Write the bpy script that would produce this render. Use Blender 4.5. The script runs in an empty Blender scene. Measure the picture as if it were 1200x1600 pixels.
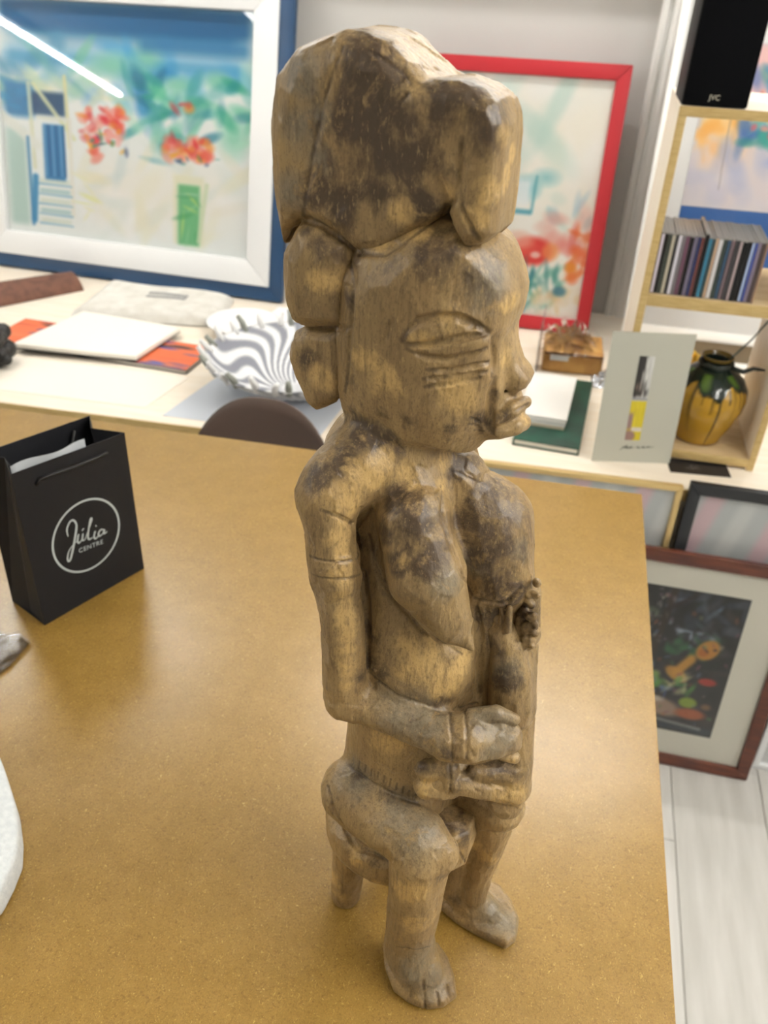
import bpy, bmesh, math, random
import numpy as np
from mathutils import Vector, Matrix
S = bpy.context.scene; COL = S.collection
TABLE_Z, COUNTER_Z, CAM_Z = .94, .70, 1.66
# ---------- camera ----------
cam = bpy.data.cameras.new('camera'); cam_ob = bpy.data.objects.new('camera', cam); COL.objects.link(cam_ob)
cam.sensor_fit = 'VERTICAL'; cam.sensor_height = 36.0; cam.lens = 1300/1600*36; cam.clip_start = .02
cam_ob.matrix_world = Matrix(((.97238134, -.15612758, .17348978, 0), (.23092476, .53564548, -.81225469, 0), (.03388634, .82988439, .5569054, CAM_Z), (0, 0, 0, 1)))
cam.dof.use_dof = True; cam.dof.focus_distance = .55; cam.dof.aperture_fstop = 10.0
S.camera = cam_ob
# ---------- world, exposure ----------
w = bpy.data.worlds.new('world'); S.world = w; w.use_nodes = True
w.node_tree.nodes['Background'].inputs[0].default_value = (1, 1, 1, 1); w.node_tree.nodes['Background'].inputs[1].default_value = .3
S.view_settings.view_transform = 'Standard'; S.view_settings.look = 'None'; S.view_settings.gamma = 1; S.view_settings.use_curve_mapping = False
S.view_settings.exposure = EXPOSURE = 0.06
# lamps: (x, y, length, along, watts) ceiling tubes
TUBES = [(-4.8, -1.3, 1.7, 'y', 90), (-2.2, -1.3, 1.7, 'y', 12), (1.35, -.1, 1.7, 'y', 78), (-1.9, 2.3, 1.5, 'x', 54), (.3, 2.3, 1.5, 'x', 54), (-2.6, .4, 1.7, 'y', 18), (2.8, .7, 1.7, 'y', 75)]  # last tube is an unseen extra, added to brighten the right side
TUBE_Z, CEIL_Z = 2.70, 2.78
TUBE_COLOR = (1.0, .97, .91)

# ---------- helpers ----------
def lin(c):
    if isinstance(c, str): c = [int(c[i:i+2], 16)/255 for i in (1, 3, 5)]
    return tuple(x/12.92 if x <= .04045 else ((x+.055)/1.055)**2.4 for x in c)
def mat(name, col, rough=.5, spec=.5, metal=0, noise=None, bump=None, coat=0):
    """plain or mottled material; noise=(colour2, scale, detail, stretch), bump=(scale, strength)"""
    m = bpy.data.materials.new(name); m.use_nodes = True; nt = m.node_tree; b = nt.nodes['Principled BSDF']
    b.inputs['Base Color'].default_value = (*lin(col), 1); b.inputs['Roughness'].default_value = rough
    b.inputs['Specular IOR Level'].default_value = spec; b.inputs['Metallic'].default_value = metal; b.inputs['Coat Weight'].default_value = coat
    if noise or bump:
        tc = nt.nodes.new('ShaderNodeTexCoord')
    if noise:
        mp = nt.nodes.new('ShaderNodeMapping'); mp.inputs['Scale'].default_value = noise[3] if len(noise) > 3 else (1, 1, 1)
        nz = nt.nodes.new('ShaderNodeTexNoise'); nz.inputs['Scale'].default_value = noise[1]; nz.inputs['Detail'].default_value = noise[2]
        mx = nt.nodes.new('ShaderNodeMix'); mx.data_type = 'RGBA'; mx.inputs[6].default_value = (*lin(col), 1); mx.inputs[7].default_value = (*lin(noise[0]), 1)
        rp = nt.nodes.new('ShaderNodeValToRGB'); rp.color_ramp.elements[0].position = .35; rp.color_ramp.elements[1].position = .65
        L = nt.links.new; L(tc.outputs['Object'], mp.inputs[0]); L(mp.outputs[0], nz.inputs['Vector']); L(nz.outputs['Fac'], rp.inputs[0]); L(rp.outputs[0], mx.inputs[0]); L(mx.outputs[2], b.inputs['Base Color'])
    if bump:
        nb = nt.nodes.new('ShaderNodeTexNoise'); nb.inputs['Scale'].default_value = bump[0]; nb.inputs['Detail'].default_value = 4
        bp = nt.nodes.new('ShaderNodeBump'); bp.inputs['Strength'].default_value = bump[1]; bp.inputs['Distance'].default_value = .002
        nt.links.new(tc.outputs['Object'], nb.inputs['Vector']); nt.links.new(nb.outputs['Fac'], bp.inputs['Height']); nt.links.new(bp.outputs[0], b.inputs['Normal'])
    return m
def mat_paint(name, rough=.55):
    m = bpy.data.materials.new(name); m.use_nodes = True; nt = m.node_tree; b = nt.nodes['Principled BSDF']
    a = nt.nodes.new('ShaderNodeAttribute'); a.attribute_name = 'paint'; b.inputs['Roughness'].default_value = rough
    nt.links.new(a.outputs['Color'], b.inputs['Base Color']); return m
def mat_glass(name, tint=(1, 1, 1), refl=1.0, rough=.02):
    m = bpy.data.materials.new(name); m.use_nodes = True; nt = m.node_tree; nt.nodes.clear(); N = nt.nodes.new; L = nt.links.new
    o = N('ShaderNodeOutputMaterial'); mx = N('ShaderNodeMixShader'); t = N('ShaderNodeBsdfTransparent'); g = N('ShaderNodeBsdfGlossy'); f = N('ShaderNodeFresnel')
    t.inputs[0].default_value = (*tint, 1); g.inputs['Roughness'].default_value = rough; f.inputs[0].default_value = 1.5
    mu = N('ShaderNodeMath'); mu.operation = 'MULTIPLY'; mu.inputs[1].default_value = refl; L(f.outputs[0], mu.inputs[0])
    L(mu.outputs[0], mx.inputs[0]); L(t.outputs[0], mx.inputs[1]); L(g.outputs[0], mx.inputs[2]); L(mx.outputs[0], o.inputs[0]); return m
def link(name, me, m=None, parent=None, smooth=False):
    o = bpy.data.objects.new(name, me); COL.objects.link(o)
    if m: me.materials.append(m)
    if smooth: me.polygons.foreach_set('use_smooth', [True]*len(me.polygons))
    if parent: o.parent = parent
    return o
def pyd(name, V, F, m, parent=None, smooth=False):
    me = bpy.data.meshes.new(name); me.from_pydata([tuple(map(float, v)) for v in V], [], F); me.validate(); me.update(); return link(name, me, m, parent, smooth)
def bmo(name, bm, m, parent=None, smooth=False, bevel=0, seg=2):
    if bevel: bmesh.ops.bevel(bm, geom=list(bm.edges), offset=bevel, segments=seg, affect='EDGES', profile=.6, clamp_overlap=True)
    me = bpy.data.meshes.new(name); bm.to_mesh(me); bm.free(); o = link(name, me, m, parent)
    if smooth or bevel:
        me.polygons.foreach_set('use_smooth', [True]*len(me.polygons))
        if bevel: me.set_sharp_from_angle(angle=math.radians(40))
    return o
def box_bm(lo, hi, bm=None):
    bm = bm or bmesh.new(); c = [(a+b)/2 for a, b in zip(lo, hi)]; s = [max(b-a, 1e-5) for a, b in zip(lo, hi)]
    bmesh.ops.create_cube(bm, size=1, matrix=Matrix.Translation(c) @ Matrix.Diagonal((*s, 1))); return bm
def box(name, lo, hi, m, parent=None, bevel=.001): return bmo(name, box_bm(lo, hi), m, parent, bevel=bevel)
def prism_bm(poly, z0, z1, bm=None):
    bm = bm or bmesh.new(); n = len(poly); a = [bm.verts.new((x, y, z0)) for x, y in poly]; b = [bm.verts.new((x, y, z1)) for x, y in poly]
    bm.faces.new(a[::-1]); bm.faces.new(b)
    for i in range(n): bm.faces.new((a[i], a[(i+1) % n], b[(i+1) % n], b[i]))
    bmesh.ops.recalc_face_normals(bm, faces=bm.faces); return bm
def tube_bm(pts, r, bm=None, n=8, closed=False):
    bm = bm or bmesh.new(); P = [Vector(p) for p in pts]; R_ = r if isinstance(r, (list, tuple)) else [r]*len(P); rings = []
    up = Vector((0, 0, 1)); N = len(P)
    for i, p in enumerate(P):
        if closed: t = (P[(i+1) % N]-P[i-1]).normalized()
        else: t = (P[min(i+1, N-1)]-P[max(i-1, 0)]).normalized()
        s = t.cross(up)
        if s.length < 1e-3: s = t.cross(Vector((1, 0, 0)))
        s.normalize(); u = s.cross(t)
        rings.append([bm.verts.new(p+(s*math.cos(k*2*math.pi/n)+u*math.sin(k*2*math.pi/n))*R_[i]) for k in range(n)])
    for i in range(N if closed else N-1):
        a, b = rings[i], rings[(i+1) % N]
        for k in range(n): bm.faces.new((a[k], a[(k+1) % n], b[(k+1) % n], b[k]))
    if not closed: bm.faces.new(rings[0][::-1]); bm.faces.new(rings[-1])
    bmesh.ops.recalc_face_normals(bm, faces=bm.faces); return bm
def lathe_bm(prof, n=48, bm=None):
    bm = bm or bmesh.new(); rings = [[bm.verts.new((r*math.cos(k*2*math.pi/n), r*math.sin(k*2*math.pi/n), z)) for k in range(n)] for r, z in prof]
    for a, b in zip(rings[:-1], rings[1:]):
        for k in range(n): bm.faces.new((a[k], a[(k+1) % n], b[(k+1) % n], b[k]))
    bm.faces.new(rings[0][::-1]); bm.faces.new(rings[-1]); bmesh.ops.recalc_face_normals(bm, faces=bm.faces); return bm
def tag(o, label, cat, group=None):
    o['label'] = label; o['category'] = cat
    if group: o['group'] = group
    return o
def thing(name, label, cat, loc=(0, 0, 0), rot=(0, 0, 0), group=None):
    o = bpy.data.objects.new(name, None); COL.objects.link(o); o.location = loc; o.rotation_euler = rot; o.empty_display_size = .05; return tag(o, label, cat, group)
def struct(o): o['kind'] = 'structure'; return o
def text_mesh(name, body, size, m, parent, M, extrude=.0002, shear=0, spacing=1.0):
    c = bpy.data.curves.new(name, 'FONT'); c.body = body; c.size = size; c.align_x = 'CENTER'; c.align_y = 'CENTER'; c.extrude = extrude; c.shear = shear; c.space_character = spacing
    o = bpy.data.objects.new(name, c); COL.objects.link(o); bpy.context.view_layer.update()
    me = bpy.data.meshes.new_from_object(o.evaluated_get(bpy.context.evaluated_depsgraph_get())); bpy.data.objects.remove(o)
    r = link(name, me, m, parent); r.matrix_local = M; return r
def stroke_bm(lines, w, t=.0003, bm=None):
    """flat ribbon strokes in the (x,z) plane facing -y, lines = [(points, width factor)...]"""
    bm = bm or bmesh.new()
    for pts in lines:
        P = [Vector((p[0], p[1])) for p in pts]; W = [w*(p[2] if len(p) > 2 else 1) for p in pts]
        Q = []; WW = []
        for i in range(len(P)-1):   # smooth with Catmull-Rom
            p0, p1, p2, p3 = P[max(i-1, 0)], P[i], P[i+1], P[min(i+2, len(P)-1)]
            for j in range(5):
                s = j/5; Q.append(.5*((2*p1)+(p2-p0)*s+(2*p0-5*p1+4*p2-p3)*s*s+(3*p1-p0-3*p2+p3)*s**3)); WW.append(W[i]*(1-s)+W[i+1]*s)
        Q.append(P[-1]); WW.append(W[-1]); L_, R_ = [], []
        for i, q in enumerate(Q):
            d = (Q[min(i+1, len(Q)-1)]-Q[max(i-1, 0)]); d = d.normalized() if d.length > 1e-9 else Vector((1, 0)); nn = Vector((-d.y, d.x))*WW[i]/2
            L_.append(bm.verts.new((q.x+nn.x, -t, q.y+nn.y))); R_.append(bm.verts.new((q.x-nn.x, -t, q.y-nn.y)))
        for i in range(len(Q)-1): bm.faces.new((L_[i], R_[i], R_[i+1], L_[i+1]))
    return bm
def canvas(name, w_, h_, fn, parent, m, nx=150, ny=120, loc=(0, 0, 0)):
    """flat print: grid in (x,z) facing -y, colours from fn(u,v) in sRGB"""
    u, v = np.meshgrid(np.linspace(0, 1, nx), np.linspace(0, 1, ny)); c = np.clip(fn(u.ravel(), v.ravel()), 0, 1)
    V = np.stack([u.ravel()*w_, 0*u.ravel(), v.ravel()*h_], 1); i = (np.arange(ny-1)[:, None]*nx+np.arange(nx-1)[None]).ravel()
    F = np.stack([i, i+1, i+1+nx, i+nx], 1).tolist(); me = bpy.data.meshes.new(name); me.from_pydata(V.tolist(), [], F)
    c = np.where(c <= .04045, c/12.92, ((c+.055)/1.055)**2.4)
    a = me.color_attributes.new('paint', 'FLOAT_COLOR', 'POINT'); a.data.foreach_set('color', np.concatenate([c, np.ones((len(c), 1))], 1).astype(np.float32).ravel())
    o = link(name, me, m, parent); o.location = loc; return o
class Brush:
    def __init__(s, u, v, base, seed=1): s.u, s.v, s.c, s.r = u, v, np.tile(np.array(lin0(base)), (len(u), 1)), np.random.RandomState(seed)
    def _mix(s, a, col): s.c = s.c*(1-a[:, None])+np.array(lin0(col))*a[:, None]
    def blob(s, x, y, rx, ry, col, a=1, soft=.5, ang=0):
        ca, sa = math.cos(ang), math.sin(ang); dx, dy = s.u-x, s.v-y; d = np.sqrt(((dx*ca+dy*sa)/rx)**2+((-dx*sa+dy*ca)/ry)**2); s._mix(a*np.clip((1-d)/soft, 0, 1), col)
    def rect(s, x0, y0, x1, y1, col, a=1, soft=.01): s._mix(a*np.clip((s.u-x0)/soft, 0, 1)*np.clip((x1-s.u)/soft, 0, 1)*np.clip((s.v-y0)/soft, 0, 1)*np.clip((y1-s.v)/soft, 0, 1), col)
    def line(s, x0, y0, x1, y1, wd, col, a=1):
        e = np.array([x1-x0, y1-y0]); t = np.clip(((s.u-x0)*e[0]+(s.v-y0)*e[1])/(e@e), 0, 1); d = np.hypot(s.u-x0-t*e[0], s.v-y0-t*e[1]); s._mix(a*np.clip((wd-d)/(wd*.6), 0, 1), col)
    def dabs(s, n_, x0, y0, x1, y1, r, cols, a=.7, stretch=2.5):
        for i in range(n_): s.blob(s.r.uniform(x0, x1), s.r.uniform(y0, y1), r*s.r.uniform(.5, 1.2)*stretch**.5, r*s.r.uniform(.5, 1.2)/stretch**.5, cols[s.r.randint(len(cols))], a*s.r.uniform(.5, 1), .6, s.r.uniform(0, 3.1))
def lin0(c): return [int(c[i:i+2], 16)/255 for i in (1, 3, 5)]
def framed(name, label, loc, rot, W, H, bw, depth, fm, mats_, art, glass, mat_w=0, outer=None, mat_m=None, nx=150, ny=120, group=None, rabbet=.006):
    """picture: origin at the bottom left corner, plane (x,z), face towards -y. parts: frame rails, mount, print, glass pane, back board"""
    t = thing(name, label, 'picture', loc, rot, group); d = depth
    def rails(nm, x0, z0, x1, z1, b, m, y0, y1):
        quads = {'bottom': [(x0, z0), (x1, z0), (x1-b, z0+b), (x0+b, z0+b)], 'right': [(x1, z0), (x1, z1), (x1-b, z1-b), (x1-b, z0+b)], 'top': [(x1, z1), (x0, z1), (x0+b, z1-b), (x1-b, z1-b)], 'left': [(x0, z1), (x0, z0), (x0+b, z0+b), (x0+b, z1-b)]}
        for q in quads.values():
            bm = bmesh.new(); a = [bm.verts.new((x, y0, z)) for x, z in q]; c = [bm.verts.new((x, y1, z)) for x, z in q]
            bm.faces.new(a); bm.faces.new(c[::-1])
            for i in range(4): bm.faces.new((a[i], c[i], c[(i+1) % 4], a[(i+1) % 4]))
            bmesh.ops.recalc_face_normals(bm, faces=bm.faces); bmo(nm, bm, m, t, bevel=min(.003, b*.15))
    x0 = z0 = 0; x1, z1 = W, H
    if outer:
        ow, om = outer; rails('outer_rail', 0, 0, W, H, ow, om, -d*.8, 0); x0, z0, x1, z1 = ow, ow, W-ow, H-ow
    rails('frame_rail', x0, z0, x1, z1, bw, fm, -d, 0)
    ix0, iz0, ix1, iz1 = x0+bw, z0+bw, x1-bw, z1-bw
    box('back_board', (ix0-.001, -d*.35, iz0-.001), (ix1+.001, -d*.2, iz1+.001), mats_['board'], t, 0)
    if mat_w:
        l, r, b, tp = mat_w; y = -d*.35-.0006
        for q in (((ix0, iz0), (ix1, iz0+b)), ((ix0, iz1-tp), (ix1, iz1)), ((ix0, iz0+b), (ix0+l, iz1-tp)), ((ix1-r, iz0+b), (ix1, iz1-tp))):
            box('mount', (q[0][0], y-.0015, q[0][1]), (q[1][0], y, q[1][1]), mat_m, t, 0)
    else: l = r = b = tp = 0
    if art:
        canvas('print', ix1-r-ix0-l, iz1-tp-iz0-b, art, t, mats_['paint'], nx, ny, (ix0+l, -d*.35-.0012, iz0+b))
    if glass: box('glass_pane', (ix0-.001, -d*.62, iz0-.001), (ix1+.001, -d*.62+.0015, iz1+.001), glass, t, 0)
    return t
# ---------- carving: distance fields turned into a mesh ----------
def seg_poly(P2, poly):
    # signed distance of points P2 (n,2) to a closed polygon
    n = len(poly); v = np.asarray(poly, np.float32)
    d = np.full(len(P2), 1e9, np.float32); s = np.ones(len(P2), np.float32)
    for i in range(n):
        a, b = v[i], v[i-1]; e = b-a; w = P2-a
        t = np.clip((w@e)/max(e@e, 1e-12), 0, 1)[:, None]
        q = w-e*t; d = np.minimum(d, (q*q).sum(1))
        c1 = P2[:, 1] >= a[1]; c2 = P2[:, 1] < b[1]; c3 = e[0]*w[:, 1] > e[1]*w[:, 0]
        flip = (c1 & c2 & c3) | (~c1 & ~c2 & ~c3); s[flip] *= -1
    return s*np.sqrt(d)
def prim_bounds(p):
    k = p[0]
    if k == 'cap':
        a = np.array([q[:3] for q in p[2]]); r = max(q[3] for q in p[2]); return a.min(0)-r, a.max(0)+r
    if k == 'ell':
        r = max(p[3]); c = np.array(p[2]); return c-r, c+r
    v = np.array(p[2]); lc, hw = p[3], p[4]
    m, M = v.min(0), v.max(0)
    if k == 'slab': return np.array([m[0], lc-hw, m[1]]), np.array([M[0], lc+hw, M[1]])   # outline in (f,z), thick in l
    return np.array([m[0], m[1], lc-hw]), np.array([M[0], M[1], lc+hw])                   # 'plan': outline in (f,l), thick in z
def prim_dist(p, X):
    k = p[0]
    if k == 'cap':
        d = None; ch = np.asarray(p[2], np.float32)
        for i in range(max(1, len(ch)-1)):
            a, b = ch[i], ch[min(i+1, len(ch)-1)]; e = b[:3]-a[:3]; w = X-a[:3]
            t = np.clip((w@e)/max(float(e@e), 1e-12), 0, 1)
            q = w-t[:, None]*e; di = np.sqrt((q*q).sum(1))-(a[3]+(b[3]-a[3])*t)
            d = di if d is None else np.minimum(d, di)
        return d
    if k == 'ell':
        q = X-np.array(p[2], np.float32); r = np.array(p[3], np.float32)
        if len(p) > 4 and p[4] is not None: q = q@np.array(p[4], np.float32).T
        k0 = np.sqrt(((q/r)**2).sum(1)); k1 = np.sqrt(((q/(r*r))**2).sum(1))
        return k0*(k0-1)/np.maximum(k1, 1e-9)
    if k == 'slab': d2 = seg_poly(X[:, [0, 2]], p[2]); h = np.abs(X[:, 1]-p[3])-p[4]
    else: d2 = seg_poly(X[:, :2], p[2]); h = np.abs(X[:, 2]-p[3])-p[4]
    r = p[5]; u = d2+r; h = h+r
    return np.minimum(np.maximum(u, h), 0)+np.sqrt(np.maximum(u, 0)**2+np.maximum(h, 0)**2)-r
def field(prims, vox, pad=.006):
    """prims: list of (kind, (op, k), ...) in carving order"""
    lo = np.full(3, 1e9); hi = -lo
    for p in prims:
        if p[1][0] == '+':
            a, b = prim_bounds(p); lo = np.minimum(lo, a); hi = np.maximum(hi, b)
    lo = lo-pad; n = np.ceil((hi+pad-lo)/vox).astype(int)+1
    G = np.full(n, .03, np.float32)
    for p in prims:
        op, k = p[1]; a, b = prim_bounds(p); m = (k+.004) if op == '-' else .02
        i0 = np.clip(np.floor((a-m-lo)/vox).astype(int), 0, n); i1 = np.clip(np.ceil((b+m-lo)/vox).astype(int)+1, 0, n)
        if (i1 <= i0).any(): continue
        ax = [lo[j]+vox*np.arange(i0[j], i1[j]) for j in range(3)]
        X = np.stack(np.meshgrid(*ax, indexing='ij'), -1).reshape(-1, 3).astype(np.float32)
        sl = tuple(slice(i0[j], i1[j]) for j in range(3)); g = G[sl]
        d = prim_dist(p, X).reshape(g.shape).astype(np.float32)
        if op == '+': hh = np.maximum(k-np.abs(g-d), 0)/k; G[sl] = np.minimum(g, d)-hh*hh*k*.25
        elif op == '&': G[sl] = np.maximum(g, d)
        else: d = -d; hh = np.maximum(k-np.abs(g-d), 0)/k; G[sl] = np.maximum(g, d)+hh*hh*k*.25
    return G, lo
def surface_nets(G, lo, vox):
    ins = G < 0; n = np.array(G.shape); c = n-1
    cnt = np.zeros(c, np.int8)
    for dx in (0, 1):
        for dy in (0, 1):
            for dz in (0, 1): cnt += ins[dx:dx+c[0], dy:dy+c[1], dz:dz+c[2]]
    act = np.argwhere((cnt > 0) & (cnt < 8)); idx = np.full(c, -1, np.int32); idx[tuple(act.T)] = np.arange(len(act))
    pos = np.zeros((len(act), 3)); num = np.zeros(len(act))
    cor = [(0, 0, 0), (1, 0, 0), (0, 1, 0), (0, 0, 1), (1, 1, 0), (1, 0, 1), (0, 1, 1), (1, 1, 1)]
    val = {q: G[act[:, 0]+q[0], act[:, 1]+q[1], act[:, 2]+q[2]] for q in cor}
    for q in cor:
        for j in range(3):
            if q[j] == 0:
                r = list(q); r[j] = 1; r = tuple(r); v0, v1 = val[q], val[r]
                x = (v0 < 0) != (v1 < 0); t = np.where(x, v0/np.where(x, v0-v1, 1), 0)
                pt = np.array(q, float)[None].repeat(len(act), 0); pt[:, j] += t
                pos += np.where(x[:, None], pt, 0); num += x
    V = lo+vox*(act+pos/num[:, None]); faces = []
    for j in range(3):
        a, b = (j+1) % 3, (j+2) % 3
        s0 = [slice(1, -1)]*3; s1 = [slice(1, -1)]*3; s0[j] = slice(0, -1); s1[j] = slice(1, None)
        s0[a] = s1[a] = slice(1, -1); s0[b] = s1[b] = slice(1, -1)
        i, o = ins[tuple(s0)], ins[tuple(s1)]
        e = np.argwhere(i != o); off = np.ones(3, int); off[j] = 0; e = e+off
        fl = i[i != o]
        ea = np.zeros(3, int); ea[a] = 1; eb = np.zeros(3, int); eb[b] = 1
        q = np.stack([idx[tuple((e-ea-eb).T)], idx[tuple((e-eb).T)], idx[tuple(e.T)], idx[tuple((e-ea).T)]], 1)
        q[~fl] = q[~fl][:, ::-1]; faces.append(q)
    return V, np.concatenate(faces)
def at_points(G, lo, vox, X):
    q = np.clip((X-lo)/vox, 0, np.array(G.shape)-1.001); i = q.astype(int); t = q-i; r = 0
    for dx in (0, 1):
        for dy in (0, 1):
            for dz in (0, 1):
                w = np.abs(1-dx-t[:, 0])*np.abs(1-dy-t[:, 1])*np.abs(1-dz-t[:, 2]); r = r+w*G[i[:, 0]+dx, i[:, 1]+dy, i[:, 2]+dz]
    return r
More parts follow.
